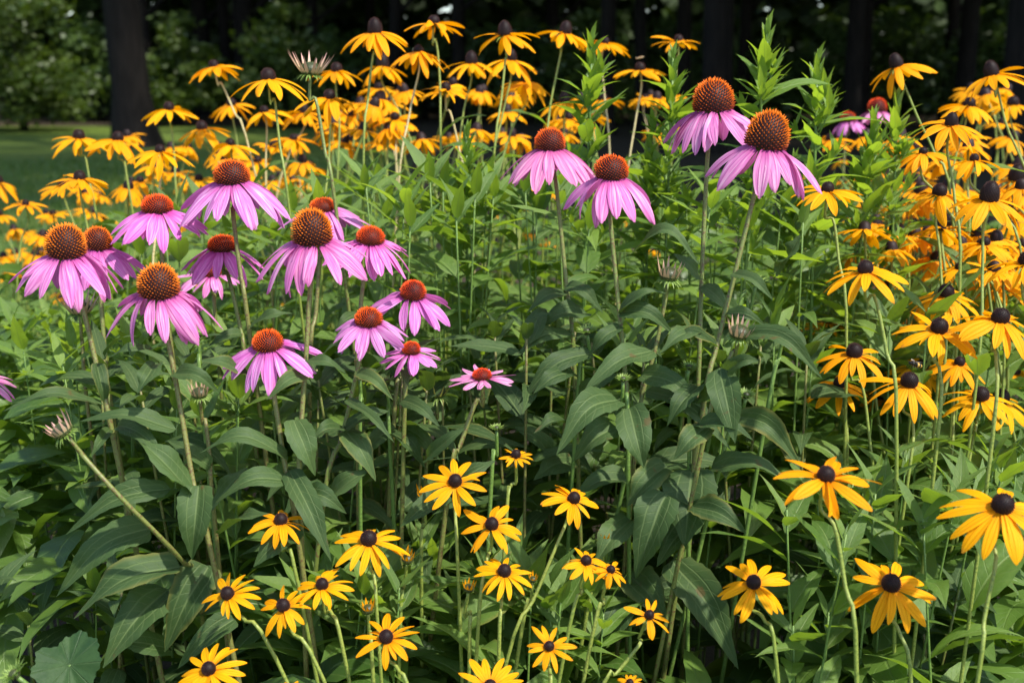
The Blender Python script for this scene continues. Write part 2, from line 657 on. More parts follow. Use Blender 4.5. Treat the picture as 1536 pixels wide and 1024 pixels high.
def head_matrix(e, origin, axis, spin, scale=1.0):
    qz = UP.rotation_difference(axis)
    return Matrix.Translation(origin - e.location) @ qz.to_matrix().to_4x4() @ Matrix.Rotation(spin, 4, 'Z') @ Matrix.Diagonal((scale, scale, scale, 1))


def ring(e, Hm, lib, n, ang, jit, r0, z0, L, Wf, q, gap=0.0, parent=None):
    """ray petals round a cone, each a mesh object of its own"""
    ks = sorted(lib)
    hue = (q.uniform(.90, 1.08), q.uniform(.80, 1.12), q.uniform(.86, 1.08), 1) if lib is PINK else (1, q.uniform(.93, 1.12), 1, 1)
    for i in range(n):
        if q.random() < gap:
            continue
        az = 2 * math.pi * (i + q.uniform(-.28, .28)) / n
        a = ang + q.gauss(0, jit)
        kk = min(ks, key=lambda v: abs(v - a))
        me, _ = lib[kk][q.randrange(5)]
        l = L * (q.uniform(.88, 1.08) if q.random() > .12 else q.uniform(.62, .9))
        Mx = Hm @ Matrix.Rotation(az, 4, 'Z') @ Matrix.Translation((r0, 0, z0 + q.uniform(-.0008, .0008))) @ Matrix.Rotation(-R(-(a - kk)), 4, 'Y') @ Matrix.Rotation(q.gauss(0, .25), 4, 'X') @ Matrix.Diagonal((l, l * Wf * q.uniform(.78, 1.12), l, 1))
        obj('petal', me, e, Mx).color = hue


def span_factor(lib, ang):
    ks = sorted(lib)
    k_ = min(ks, key=lambda v: abs(v - ang))
    return max(0.25, sum(x for _, x in lib[k_]) / len(lib[k_]))


# ------------------------------------------------------------------ purple coneflowers
def coneflower(x, y, cw, ch, span, ang, tilt, roll, via, label, d=None, red=0.3, n=14, gap=0.0, group='pink coneflowers in the bed', jit=6, name='coneflower'):
    q = random.Random(int(x * 7 + y))
    d = d or 0.098 * FPX / span
    m = d / FPX
    ax = head_axis(tilt, roll)
    ctr = at(x, y, d)
    cwm, chm = cw * m * .92, ch * m * (.84 if ch / cw > .68 else .80)
    base = ctr - ax * chm * 0.45
    pts = stem_path(base, ax, via, d + 0.01)
    e = head_empty(name, pts, label, 'flower', group)
    add_stem(e, pts, 0.0021, 0.0028, M_cstem)
    Hm = head_matrix(e, base, ax, q.uniform(0, 6))
    tall = ch / cw > 0.68
    c = obj('cone', CONE_TALL if tall else CONE_FLAT, e, Hm @ Matrix.Diagonal((cwm, cwm, chm / (0.88 if tall else 0.56), 1)))
    c.color = (0.92, 0.26 - 0.19 * red, 0.012, 1)
    r0 = cwm * 0.40
    Lp = max(0.012, (span * m / 2 - r0) / span_factor(PINK, ang))
    ring(e, Hm, PINK, n, ang, jit, r0, -0.0005, Lp, 1.0 if Lp > .03 else 1.15, q, gap)
    obj('bracts', BRACT_C, e, Hm @ Matrix.Translation((0, 0, -0.001)) @ Matrix.Diagonal((cwm, cwm, cwm, 1)))
    return e


CONES = [
    (1070, 144, 66, 56, 140, 44, 4, -3, [(1062, 225), (1052, 430), (1046, 600)], 'pink coneflower highest in the bed, left of the largest-coned one', 1.22, .35),
    (1153, 196, 70, 66, 160, 47, 6, 8, [(1137, 270), (1105, 400), (1075, 520), (1050, 640)], 'large pink coneflower with tall orange cone leaning right, at right end', 1.12, .2),
    (825, 209, 50, 37, 133, 41, 5, 0, [(832, 262), (850, 430), (862, 560)], 'pink coneflower above and left of its close twin, in front of yellow flowers', 1.26, .6),
    (917, 251, 56, 40, 142, 45, 6, 0, [(915, 325), (930, 480), (941, 600), (944, 720)], 'pink coneflower with full drooping skirt on the straight stem in the middle', 1.16, .65),
    (347, 258, 58, 40, 150, 40, 5, -2, [(349, 315), (362, 420), (373, 490)], 'pink coneflower topmost of the left cluster, wide spread petals', 1.22, .5),
    (235, 305, 50, 31, 142, 35, 6, 0, [(241, 350), (246, 420), (262, 560)], 'pink coneflower with low flat orange-red cone in upper left cluster', 1.25, .8),
    (98, 361, 64, 56, 150, 43, 8, 3, [(118, 440), (148, 560), (175, 680)], 'pink coneflower leftmost of the large ones, tall dark orange cone', 1.06, .15),
    (146, 357, 46, 38, 120, 40, 6, 6, [(150, 430), (160, 560), (175, 660)], 'pink coneflower half hidden behind the leftmost tall-coned flower', 1.26, .4),
    (237, 421, 66, 56, 155, 44, 10, 2, [(252, 510), (272, 620), (293, 740), (315, 820)], 'pink coneflower with domed cone and long drooping petals, lower left', 1.04, .2),
    (333, 364, 46, 27, 122, 33, 8, 2, [(342, 412), (362, 500), (370, 560)], 'pink coneflower with flat red cone just above a smaller shaded one', 1.30, .8),
    (316, 404, 36, 20, 102, 27, 8, 0, [(322, 440), (326, 520)], 'small deep pink coneflower tucked under a larger flat-coned flower', 1.42, .9),
    (467, 340, 66, 60, 160, 42, 10, 0, [(467, 410), (460, 520), (452, 640), (450, 740)], 'large pink coneflower with domed cone in the middle of left cluster', 1.06, .2),
    (484, 306, 42, 22, 126, 30, 8, 0, [(482, 360), (474, 470), (465, 560)], 'pink coneflower peeping out behind the large domed one', 1.32, .7),
    (556, 352, 46, 29, 130, 30, 10, 6, [(548, 405), (540, 470), (536, 560)], 'pink coneflower with flat red cone right of the large domed one', 1.20, .8),
    (620, 434, 42, 30, 118, 35, 12, 6, [(606, 498), (602, 560), (590, 640)], 'pink coneflower at right edge of the left cluster, narrow arching petals', 1.22, .9),
    (553, 474, 46, 29, 113, 36, 12, 3, [(543, 530), (528, 590), (512, 660), (484, 760)], 'pink coneflower below and left of the right-edge one, dense petals', 1.14, .7),
    (401, 509, 50, 32, 145, 33, 14, -1, [(410, 585), (420, 650), (433, 730), (446, 800)], 'pink coneflower lowest of the left cluster with flat orange-red cone', 1.06, .7),
    (617, 521, 30, 20, 92, 26, 12, 2, [(612, 570), (606, 640)], 'small deep pink coneflower just below the right end of the left cluster', 1.17, .9),
    (723, 560, 32, 17, 100, 6, 6, -1, [(715, 600), (690, 670), (672, 740)], 'small flat magenta coneflower with level petals above the dark gap', 1.12, 1.0),
    (-32, 560, 46, 32, 110, 35, 10, -3, [(-40, 620), (-50, 800)], 'pink coneflower cut by the left edge of the picture', 1.15, .5),
    (1316, 158, 30, 24, 66, 42, 0, 0, [(1316, 200), (1312, 300)], 'blurred pink coneflower far back at right, beside green bud stalk', 2.25, .9),
    (1272, 176, 24, 18, 52, 42, 0, -6, [(1268, 210), (1262, 300)], 'small blurred pink coneflower farthest back at right', 2.8, .8),
]
for c in CONES:
    x, y, cw, ch, span, ang, tilt, roll, via, label, d, red = c
    big = span > 110
    coneflower(x, y, cw, ch, span * (1.05 if big else 1), ang + (7 if ang > 28 else 0), tilt, roll, via, label, d, red, n=20 if big else 16, gap=.05, jit=8)


# ------------------------------------------------------------------ coneflower buds
def bud(x, y, wpx, tilt, roll, via, label, d, kind):
    q = random.Random(int(x * 3 + y))
    m = d / FPX
    ax = head_axis(tilt, roll)
    base = at(x, y, d) - ax * wpx * m * .2
    pts = stem_path(base, ax, via, d + .01)
    e = head_empty('coneflower_bud', pts, label, 'flower bud', 'unopened coneflower heads')
    add_stem(e, pts, 0.0018, 0.0024, M_gstem if kind == 3 else M_cstem)
    Hm = head_matrix(e, base, ax, q.uniform(0, 6))
    s = wpx * m
    if kind == 3:
        obj('cone', GCONE, e, Hm @ Matrix.Diagonal((s * .42, s * .42, s * .5, 1)))
        obj('bracts', BRACT_SPIKE, e, Hm @ Matrix.Translation((0, 0, s * .16)) @ Matrix.Diagonal((s * 1.05, s * 1.05, s * 1.05, 1)))
    else:
        obj('cone', GCONE, e, Hm @ Matrix.Diagonal((s, s, s * .9, 1)))
        obj('rays', RAYS_BUD[kind], e, Hm @ Matrix.Diagonal((s, s, s, 1)))
        obj('bracts', BRACT_BUD, e, Hm @ Matrix.Translation((0, 0, -.02 * s)) @ Matrix.Diagonal((s, s, s, 1)))
    return e


for b_ in [
    (92, 644, 34, 12, -30, [(118, 676), (180, 745), (270, 838, 1.04), (300, 900, 1.14)], 'opening coneflower bud with pinkish upright rays on the long diagonal stem', .98, 0),
    (120, 462, 34, 0, 2, [(124, 520), (135, 640)], 'opening coneflower bud half hidden behind the leftmost stem', 1.3, 1),
    (299, 588, 26, 8, 0, [(308, 630), (316, 700), (320, 760)], 'small opening bud with pale rays under the lower left coneflower', 1.12, 0),
    (466, 103, 34, 0, 4, [(474, 150), (488, 230), (505, 320)], 'pale pink spreading bud on the straw stem among the top yellow flowers', 1.30, 1),
    (1004, 410, 32, 8, 6, [(1000, 440), (984, 520), (962, 600), (950, 700)], 'opening bud with tan rays on the slanting stem between the two stem pairs', 1.16, 0),
    (1110, 497, 34, 14, 6, [(1100, 525), (1086, 560), (1060, 640)], 'opening bud with pale pink rays beside the long arching leaf', 1.08, 0),
    (655, 586, 30, 6, 0, [(650, 620), (640, 690)], 'yellowish opening bud with long thin rays left of the flat magenta flower', 1.26, 2),
    (880, 494, 32, 10, -8, [(872, 540), (866, 600)], 'yellow-green spiky bud left of the middle stem', 1.2, 3),
    (983, 530, 24, 12, 0, [(978, 560), (960, 610)], 'small green bud beside the slanting bud stem', 1.19, 3),
    (1136, 420, 38, 6, 10, [(1118, 450), (1100, 500)], 'pale green round bud right of the thick leaning stem', 1.25, 3),
    (1120, 590, 30, 16, 6, [(1108, 620), (1085, 680)], 'green starry bud below the arching leaf', 1.14, 3),
    (578, 570, 32, 6, -6, [(582, 610), (586, 690)], 'light green spiky bud under the right end of the left cluster', 1.2, 3),
    (297, 500, 26, 4, 0, [(300, 540), (303, 600)], 'green spiky bud right of the lower left coneflower', 1.2, 3),
    (935, 566, 24, 12, 0, [(938, 600), (942, 660)], 'small green bud in front of the straight middle stem', 1.12, 3),
    (1034, 548, 26, 12, 4, [(1030, 590), (1034, 660)], 'small green bud between the slanting bud stem and hanging leaf', 1.13, 3),
    (540, 562, 24, 8, 0, [(543, 600), (540, 660)], 'small green bud under the dense-petalled coneflower', 1.16, 3),
    (745, 640, 22, 10, 0, [(742, 680), (736, 740)], 'tiny green bud below the flat magenta flower', 1.14, 3),
    (1176, 500, 24, 10, 6, [(1168, 540), (1150, 620)], 'small green bud above the tip of the arching leaf', 1.14, 3),
    (18, 1008, 44, 20, -30, [(30, 1040), (60, 1120)], 'green spiky bud in the bottom left corner', .86, 3),
]:
    bud(*b_)


# ------------------------------------------------------------------ black-eyed susans
def susan(x, y, span, cw, ang, tilt, roll, label, via=None, size=.080, tallc=False, n=14, gap=0.03, d=None, group='black-eyed susans', jit=9, straw=False, ch=None):
    q = random.Random(int(x * 5 + y * 3))
    d = d or size * FPX / span
    m = d / FPX
    ax = head_axis(tilt, roll)
    cwm = cw * m * .92
    hw = (1.05 if tallc else .86) * cwm
    base = at(x, y, d) - ax * hw * .45
    if via is None:
        lean = -math.sin(R(roll)) * 60 + q.gauss(0, 1) * (26 if straw or y < 250 else 14)
        via = [(x + lean * .8, y + span * 1.1), (x + lean * 1.5 + q.uniform(-10, 10), y + span * 2.6)]
    pts = stem_path(base, ax, via, d + .012)
    e = head_empty('black_eyed_susan', pts, label, 'flower', group)
    add_stem(e, pts, 0.0014, 0.0020, M_straw if straw else M_sstem, ns=7)
    az = q.uniform(0, 6)
    for i in range(len(pts) - 4):
        below = pts[0].z - pts[i].z
        if below > .14 and pts[i].z > .25 and q.random() < .9:
            az += 2.2 + q.uniform(-.5, .5)
            leaf_obj(OVAL, e, pts[i] - e.location, az, q.uniform(.1, .8), q.uniform(.06, .125), q.uniform(-.3, .3))
    Hm = head_matrix(e, base, ax, q.uniform(0, 6))
    c = obj('cone', BROWN_TALL if tallc else BROWN, e, Hm @ Matrix.Diagonal((cwm, cwm, cwm, 1)))
    r0 = cwm * .33
    Lp = (span * m / 2 - r0) / span_factor(GOLD, ang)
    ring(e, Hm, GOLD, n, ang, jit, r0, 0.0, Lp, 1.0, q, gap)
    obj('bracts', BRACT_S, e, Hm @ Matrix.Translation((0, 0, -.0012)) @ Matrix.Diagonal((cwm, cwm, cwm, 1)))
    return e


# x, y of the cone, span, cone width (px), petal droop, tilt to camera, roll, label, extras
FRONT = [
    (421, 776, 94, 23, 14, 10, 2, 'yellow flower nearest above the lower left trio, beside a hanging dark leaf', dict(via=[(432, 825), (450, 890)])),
    (553, 804, 116, 29, 16, 18, 2, 'large yellow flower with broad skirt left of lower centre', dict(via=[(562, 870), (568, 960)], n=15)),
    (340, 887, 96, 24, 10, 26, -10, 'yellow flower leftmost of the lower left trio, tilted left', dict(via=[(368, 930), (420, 1000)])),
    (424, 905, 90, 24, 16, 24, -8, 'yellow flower middle and lowest of the lower left trio', dict(via=[(440, 950), (490, 1030)])),
    (483, 873, 90, 22, 12, 16, 0, 'yellow flower rightmost of the lower left trio', dict(via=[(498, 920), (520, 1000)])),
    (312, 1000, 108, 25, 8, 28, -6, 'yellow flower at the bottom edge, nearest the lower left corner', {}),
    (579, 952, 100, 25, 10, 26, 0, 'yellow flower near the bottom edge below the broad-skirted one', dict(via=[(598, 1005), (625, 1080)])),
    (683, 718, 104, 24, 8, 24, 2, 'yellow flower with twisted front petal, uppermost of the lower centre group', dict(via=[(683, 770), (688, 880)])),
    (738, 783, 104, 24, 8, 26, 2, 'yellow flower with star-like separate petals in lower centre', dict(via=[(728, 850), (716, 960)], n=12)),
    (774, 679, 54, 17, 2, 14, 0, 'smallest yellow flower alone above the lower centre group', dict(via=[(766, 730), (758, 800)], size=.048)),
    (862, 744, 98, 22, 12, 22, 12, 'yellow flower leaning right against dark leaves at right of lower centre', dict(via=[(838, 810), (800, 900), (760, 990)])),
    (757, 853, 90, 24, 10, 20, 4, 'yellow flower in the middle of the lower centre group with dark shiny eye', dict(via=[(752, 910), (748, 990)])),
    (880, 838, 80, 19, 12, 18, 8, 'yellow flower overlapping a smaller one at its right', dict(via=[(872, 890), (850, 960)])),
    (917, 852, 60, 15, 14, 14, 12, 'small yellow flower half behind its left neighbour', dict(via=[(905, 905), (885, 970)], size=.062)),
    (824, 967, 80, 18, 2, 34, 0, 'yellow flower turned straight to the viewer near the bottom middle', dict(via=[(825, 1010), (826, 1080)], n=11)),
    (975, 920, 74, 17, 10, 26, 12, 'small yellow flower alone against the dark gap at bottom right of centre', dict(via=[(960, 965), (925, 1010), (890, 1060)], n=11)),
    (735, 1027, 106, 24, 2, 36, 0, 'yellow flower cut by the bottom edge in the middle', {}),
    (945, 1022, 44, 14, 6, 22, 0, 'small yellow flower cut by the bottom edge right of the middle', dict(size=.06)),
    (434, 1036, 60, 18, 4, 22, 0, 'yellow flower of which only petal tips rise above the bottom edge', dict(size=.07)),
    (1240, 708, 154, 31, 14, 18, 0, 'wide yellow flower standing alone above the dark gap at right', dict(via=[(1252, 790), (1268, 880), (1285, 1000)], n=14)),
    (1131, 870, 116, 26, 14, 24, -2, 'yellow flower on a bare stem against the darkest part, lower right', dict(via=[(1147, 930), (1166, 1010)], n=14)),
    (1338, 871, 140, 33, 16, 24, 0, 'large yellow flower lowest at the right side', dict(n=14, via=[(1350, 950), (1368, 1060)])),
    (1506, 752, 164, 38, 26, 20, 2, 'largest yellow flower, with full skirt at the right edge', dict(via=[(1494, 840), (1476, 930), (1465, 1030)], size=.085, n=16)),
    (1298, 398, 132, 27, 18, 12, -8, 'yellow flower with long uneven petals leaning left in sunny greens', dict(via=[(1312, 445), (1330, 530), (1345, 640)], n=13, gap=.06)),
    (1410, 486, 130, 30, 18, 18, 0, 'full yellow flower in the centre of the right-hand group', dict(via=[(1410, 560), (1404, 680)], n=16)),
    (1502, 471, 134, 31, 24, 16, 2, 'full yellow flower at right edge beside the central one', dict(via=[(1494, 540), (1486, 680)], n=15)),
    (1420, 434, 108, 27, 24, 12, 0, 'yellow flower just above the central one of the right-hand group', dict(via=[(1418, 480), (1412, 600)])),
    (1364, 460, 80, 19, 26, 12, -10, 'yellow flower half hidden left of the central right-hand one', dict(via=[(1370, 500), (1380, 640)])),
    (1282, 523, 112, 28, 22, 14, -2, 'yellow flower with three long front petals, left part of right-hand group', dict(via=[(1294, 580), (1308, 690), (1330, 860)])),
    (1237, 518, 82, 21, 24, 12, 0, 'yellow flower leftmost of the right-hand group behind leaf tip', dict(via=[(1240, 570), (1246, 680)])),
    (1365, 567, 118, 30, 28, 16, 2, 'yellow flower with bee beside it, low in the right-hand group', dict(via=[(1370, 640), (1356, 760)], n=14)),
    (1260, 571, 104, 22, 22, 14, -3, 'yellow flower lowest at the left end of the right-hand group', dict(via=[(1266, 620), (1270, 720)], n=12)),
    (1472, 588, 112, 28, 22, 16, -4, 'yellow flower left of an overlapping pair at right', dict(via=[(1462, 650), (1440, 760)])),
    (1503, 592, 100, 29, 28, 16, 8, 'yellow flower right of an overlapping pair at the right edge', dict(via=[(1500, 660), (1490, 760)])),
    (1243, 478, 76, 16, 22, 8, 0, 'small yellow flower with few petals behind the green stems', dict(gap=.35, size=.07)),
    (1345, 340, 84, 26, 32, 10, 0, 'yellow flower with round dark eye above the long-petalled one', {}),
    (1410, 283, 102, 25, 28, 10, 0, 'yellow flower with flat top left of the tall-coned right one', {}),
    (1486, 286, 114, 33, 34, 10, 2, 'yellow flower with big pointed black cone near right edge', dict(tallc=True, n=15)),
    (1420, 328, 86, 25, 34, 8, 6, 'yellow flower below and between the flat-topped and pointed-cone ones', {}),
    (1242, 279, 108, 22, 18, 6, 0, 'yellow flower with level petals under the largest coneflower', dict(via=[(1250, 330), (1258, 390), (1270, 520)])),
    (1343, 90, 96, 23, 26, 2, -20, 'yellow flower tilted left on long bare stem against dark wood', dict(via=[(1352, 118), (1378, 180), (1402, 232), (1430, 330)], tallc=True, d=1.5)),
    (1486, 102, 98, 25, 26, 2, -16, 'yellow flower tilted left on long bare stem at top right edge', dict(via=[(1495, 130), (1510, 190), (1534, 245), (1560, 340)], tallc=True, d=1.5)),
    (1428, 178, 106, 22, 24, 10, 0, 'yellow flower with two dark cones one above the other', dict(tallc=True, n=16)),
    (1500, 422, 94, 21, 18, 10, 0, 'yellow flower with level petals at right edge above the full one', {}),
    (1402, 390, 84, 18, 20, 12, 0, 'yellow flower above the central right group, crossed by a stem', {}),
    (1526, 258, 84, 28, 36, 6, 0, 'yellow flower with large dark cone cut by the right edge', dict(tallc=True)),
    (1542, 385, 110, 30, 30, 10, 0, 'yellow flower mostly outside the right edge', {}),
    (1522, 552, 80, 22, 22, 12, 0, 'yellow flower cut by right edge above the overlapping pair', {}),
    (1384, 545, 96, 22, 26, 12, 4, 'shaded yellow flower behind the bee, right-hand group', dict(size=.085)),
    (1440, 398, 74, 16, 22, 10, 4, 'yellow flower crossed by a pale leaning stem, above the full right-hand ones', dict(size=.062)),
    (1478, 360, 80, 18, 26, 8, 0, 'yellow flower right under the big pointed cone near the right edge', dict(size=.062)),
    (1462, 235, 76, 16, 28, 6, 0, 'yellow flower below the two-coned one, to its right', dict(size=.062)),
    (1385, 225, 74, 15, 26, 6, -4, 'yellow flower below the two-coned one, to its left', dict(size=.062)),
    (1352, 300, 66, 15, 24, 8, 0, 'yellow flower left of the flat-topped right one, beside green stalks', dict(size=.062)),
    (1440, 540, 84, 18, 22, 12, 3, 'shaded yellow flower under the central one of the right-hand group', dict(size=.062)),
    (1322, 592, 66, 16, 24, 14, 0, 'small yellow flower between the two lowest at the left of the right-hand group', dict(size=.062)),
    (1330, 425, 60, 14, 22, 10, 0, 'small yellow flower behind the long uneven-petalled one', dict(size=.062)),
    (1462, 455, 70, 16, 24, 10, 0, 'yellow flower squeezed between the two full right-hand ones', dict(size=.062)),
    (1455, 152, 80, 20, 26, 4, 6, 'yellow flower behind and right of the two-coned one', {}),
    (1520, 150, 66, 20, 28, 4, 0, 'yellow flower under the tilted top right one at the edge', {}),
]
for i_, (x, y, span, cw, ang, tilt, roll, label, kw) in enumerate(FRONT):
    if i_ < 19:
        kw = dict(kw)
        kw['d'] = 1.07 - (y - 680) / 340 * .13
    elif label.startswith(('yellow flower on a bare', 'large yellow flower lowest')):
        kw = dict(kw, d=.97)
    susan(x, y, span, cw, ang, tilt, roll, label, group='yellow flowers of the foreground and right side', **kw)

TOP = [
    (320, 95, 80, 17, 24, -2, -8, 'yellow flower tilted on a long slanting stem, top left against tree trunk', dict(via=[(332, 125), (352, 170), (378, 240)])),
    (402, 110, 106, 25, 34, 0, 2, 'broad yellow flower with pointed cone in front of dark trunk, top left', dict(via=[(412, 150), (420, 220), (436, 330)])),
    (253, 158, 80, 18, 28, 0, 0, 'yellow flower alone on a straight stem before the thick trunk', dict(via=[(257, 190), (262, 240), (268, 330)])),
    (118, 200, 80, 20, 34, 0, -2, 'yellow flower left of a similar pair against the shaded lawn', dict(via=[(128, 235), (136, 280), (148, 340)])),
    (177, 203, 84, 19, 36, 4, 4, 'yellow flower with hanging front petal against the shaded lawn', dict(via=[(186, 245), (196, 300)])),
    (302, 187, 76, 19, 34, 0, -8, 'yellow flower leaning left below the lone straight-stemmed one', {}),
    (240, 222, 98, 17, 30, 0, 0, 'wide low yellow flower beneath the lone straight-stemmed one', {}),
    (119, 262, 96, 20, 28, 2, -4, 'yellow flower with round cone in front of another at far left', {}),
    (93, 275, 74, 15, 18, 4, 0, 'yellow flower overlapped by its right neighbour at far left', {}),
    (38, 303, 62, 12, 10, 4, 0, 'flat yellow flower standing alone on the lawn side at far left', dict(size=.075)),
    (79, 318, 50, 11, 14, 6, 0, 'small flat yellow flower right of the lone lawn-side one', dict(size=.07)),
    (-4, 268, 66, 18, 38, 0, 0, 'yellow flower cut by left edge, higher of two', {}),
    (-2, 318, 50, 14, 32, 0, 0, 'yellow flower cut by left edge, lower of two', {}),
    (347, 152, 66, 16, 34, 0, 2, 'yellow flower partly behind the long slanting stem', {}),
    (396, 163, 78, 15, 28, 4, 0, 'yellow flower right under the broad pointed-cone one', {}),
    (505, 100, 82, 20, 30, 0, 6, 'yellow flower right of the pale pink bud', {}),
    (494, 140, 96, 20, 38, 2, 0, 'yellow flower with long hanging petals below the pale pink bud', {}),
    (562, 38, 98, 25, 36, 0, 0, 'yellow flower with tall cone at the top, left of the highest', dict(tallc=True, via=[(560, 80), (552, 150), (545, 260)])),
    (651, 29, 90, 20, 26, -4, 2, 'highest yellow flower, flat topped against dark wood', dict(via=[(654, 60), (660, 125), (662, 260)])),
    (574, 90, 74, 22, 38, 0, 0, 'yellow flower half hidden below the tall-coned top left one', dict(tallc=True)),
    (628, 72, 90, 16, 42, -6, 0, 'yellow flower seen from beneath under the highest one', {}),
    (757, 42, 96, 24, 28, 0, 0, 'yellow flower with round cone at the top, right of the highest', dict(tallc=True, via=[(758, 90), (752, 150), (738, 280)])),
    (707, 86, 82, 21, 36, -4, 0, 'yellow flower with pointed cone showing dark underside', dict(tallc=True)),
    (767, 82, 84, 19, 38, 0, 4, 'yellow flower half below the round-coned top one', dict(tallc=True)),
    (668, 129, 88, 19, 18, 10, 0, 'yellow flower facing us in the middle of the top mass', dict(via=[(676, 170), (690, 230), (704, 320)])),
    (592, 173, 76, 16, 18, 10, 0, 'yellow flower facing us left of and below the mid-top one', dict(via=[(594, 210), (596, 300)])),
    (849, 41, 84, 21, 26, 2, 12, 'yellow flower leaning right on curved stem, top right of middle', dict(via=[(842, 75), (834, 115), (824, 170), (818, 270)], tallc=True)),
    (908, 60, 76, 15, 28, 0, 6, 'yellow flower behind the bud tip of a green stalk', {}),
    (960, 99, 78, 18, 22, 2, -2, 'yellow flower with a moth on its cone', {}),
    (1018, 57, 78, 16, 14, 0, 0, 'flat yellow flower above the highest coneflower', dict(via=[(1015, 90), (1010, 190)])),
    (568, 128, 58, 14, 30, 0, 0, 'small yellow flower behind stems at top left of middle', {}),
    (790, 118, 82, 15, 34, 0, 2, 'yellow flower with pale spent centre right of middle top', {}),
    (847, 145, 74, 19, 36, 0, 0, 'yellow flower with purplish cone low in top right mass', dict(tallc=True)),
    (853, 173, 66, 16, 30, 4, 0, 'yellow flower just above the twin coneflowers', {}),
    (456, 162, 66, 17, 36, 0, 0, 'yellow flower half behind its right neighbour near the pale bud', dict(tallc=True)),
    (440, 205, 70, 14, 26, 2, 0, 'yellow flower above the topmost left coneflower, to its right', {}),
    (345, 212, 80, 16, 32, 2, 0, 'yellow flower right above the topmost left coneflower', {}),
    (386, 238, 66, 15, 20, 4, 0, 'flat yellow flower right of the topmost left coneflower', {}),
    (298, 265, 64, 14, 26, 2, 0, 'yellow flower between two upper left coneflowers', {}),
    (210, 268, 66, 14, 24, 0, 0, 'yellow flower above the flat-coned left coneflower', {}),
    (905, 145, 62, 15, 30, 0, 0, 'yellow flower behind the green stalk above the twin coneflowers', {}),
    (968, 145, 52, 12, 30, 0, 4, 'small yellow flower behind leaves left of highest coneflower', {}),
    (1245, 205, 66, 14, 26, 4, 0, 'yellow flower behind the bud stalks right of the largest coneflower', dict(size=.085)),
    (830, 205, 56, 14, 26, 0, 0, 'yellow flower behind the left of the twin coneflowers', dict(size=.085)),
]
for (x, y, span, cw, ang, tilt, roll, label, kw) in TOP:
    kw = dict(kw)
    kw.setdefault('size', .092)
    kw.setdefault('jit', 11)
    susan(x, y, span * 1.03, cw, max(6, ang - 8), tilt + rnd.uniform(-3, 7), roll + rnd.uniform(-4, 4), label, group='yellow flowers of the back row', straw=(int(x) % 4 == 0), **kw)


# ---- small distant susans: one low mesh each, copied
def small_susan_mesh(seed, ang):
    q = random.Random(seed)
    b = MB()
    for i in range(11):
        az = 2 * math.pi * (i + q.uniform(-.3, .3)) / 11
        M = Matrix.Rotation(az, 4, 'Z')
        V, F, lu, lv = [], [], [], []
        x, z = .10, 0.0
        LL = .40 * q.uniform(.85, 1.1)
        a0 = ang + q.gauss(0, 9)
        for j in range(6):
            s = j / 5
            a = -R(a0 - 14 + 38 * s)
            if j:
                x += math.cos(a) * LL / 5
                z += math.sin(a) * LL / 5
            wd = .13 * (.45 + .55 * min(1, s / .4)) * (1 if s < .6 else 1 - ((s - .6) / .4) ** 2 * .75) * .5
            V += [(x, -wd, z - wd * .2), (x, 0, z + wd * .15), (x, wd, z - wd * .2)]
            lu += [-1, 0, 1]
            lv += [s] * 3
        for j in range(5):
            for c in range(2):
                F.append((j * 3 + c, j * 3 + c + 1, j * 3 + c + 4, j * 3 + c + 3))
        b.add(V, F, lu, lv, 0, M)
    V, F = [], []
    for j in range(5):
        a = j / 4 * math.pi / 2 * .97
        for i in range(10):
            an = 2 * math.pi * i / 10
            V.append((.112 * math.cos(a) ** .8 * math.cos(an), .112 * math.cos(a) ** .8 * math.sin(an), .17 * math.sin(a)))
    for j in range(4):
        for i in range(10):
            F.append((j * 10 + i, j * 10 + (i + 1) % 10, j * 10 + 10 + (i + 1) % 10, j * 10 + 10 + i))
    b.add(V, F, None, [.25] * len(V), 1)
    pts = catmull([Vector((0, 0, 0)), Vector((q.uniform(-.4, .4), q.uniform(-.3, .3), -3)), Vector((q.uniform(-2, 2), q.uniform(-1, 1), -9))], 8)
    V, F, lu, lv = tube(pts, .024, .03, 5)
    b.add(V, F, lu, lv, 2)
    return b.mesh('small_black_eyed_susan', [M_gold, M_brown, M_sstem])


SMALL = [small_susan_mesh(500 + i, (8, 18, 26, 34, 40)[i % 5]) for i in range(10)]


def small_susans(n, xr, ycurve, spanr, label, group, seed, size=.078):
    q = random.Random(seed)
    for i in range(n):
        x = q.uniform(*xr)
        y0, y1 = ycurve(x)
        y = q.uniform(y0, y1)
        sp = q.uniform(*spanr)
        d = size * FPX / sp * q.uniform(.95, 1.1)
        o = bpy.data.objects.new('small_black_eyed_susan', SMALL[q.randrange(len(SMALL))])
        COL.objects.link(o)
        o.location = at(x, y, d)
        o.rotation_euler = (q.uniform(-.05, .35), q.uniform(-.25, .25), q.uniform(0, 6.28))
        s = sp * d / FPX / .86
        o.scale = (s, s, s)
        tag(o, label, 'flower', group)


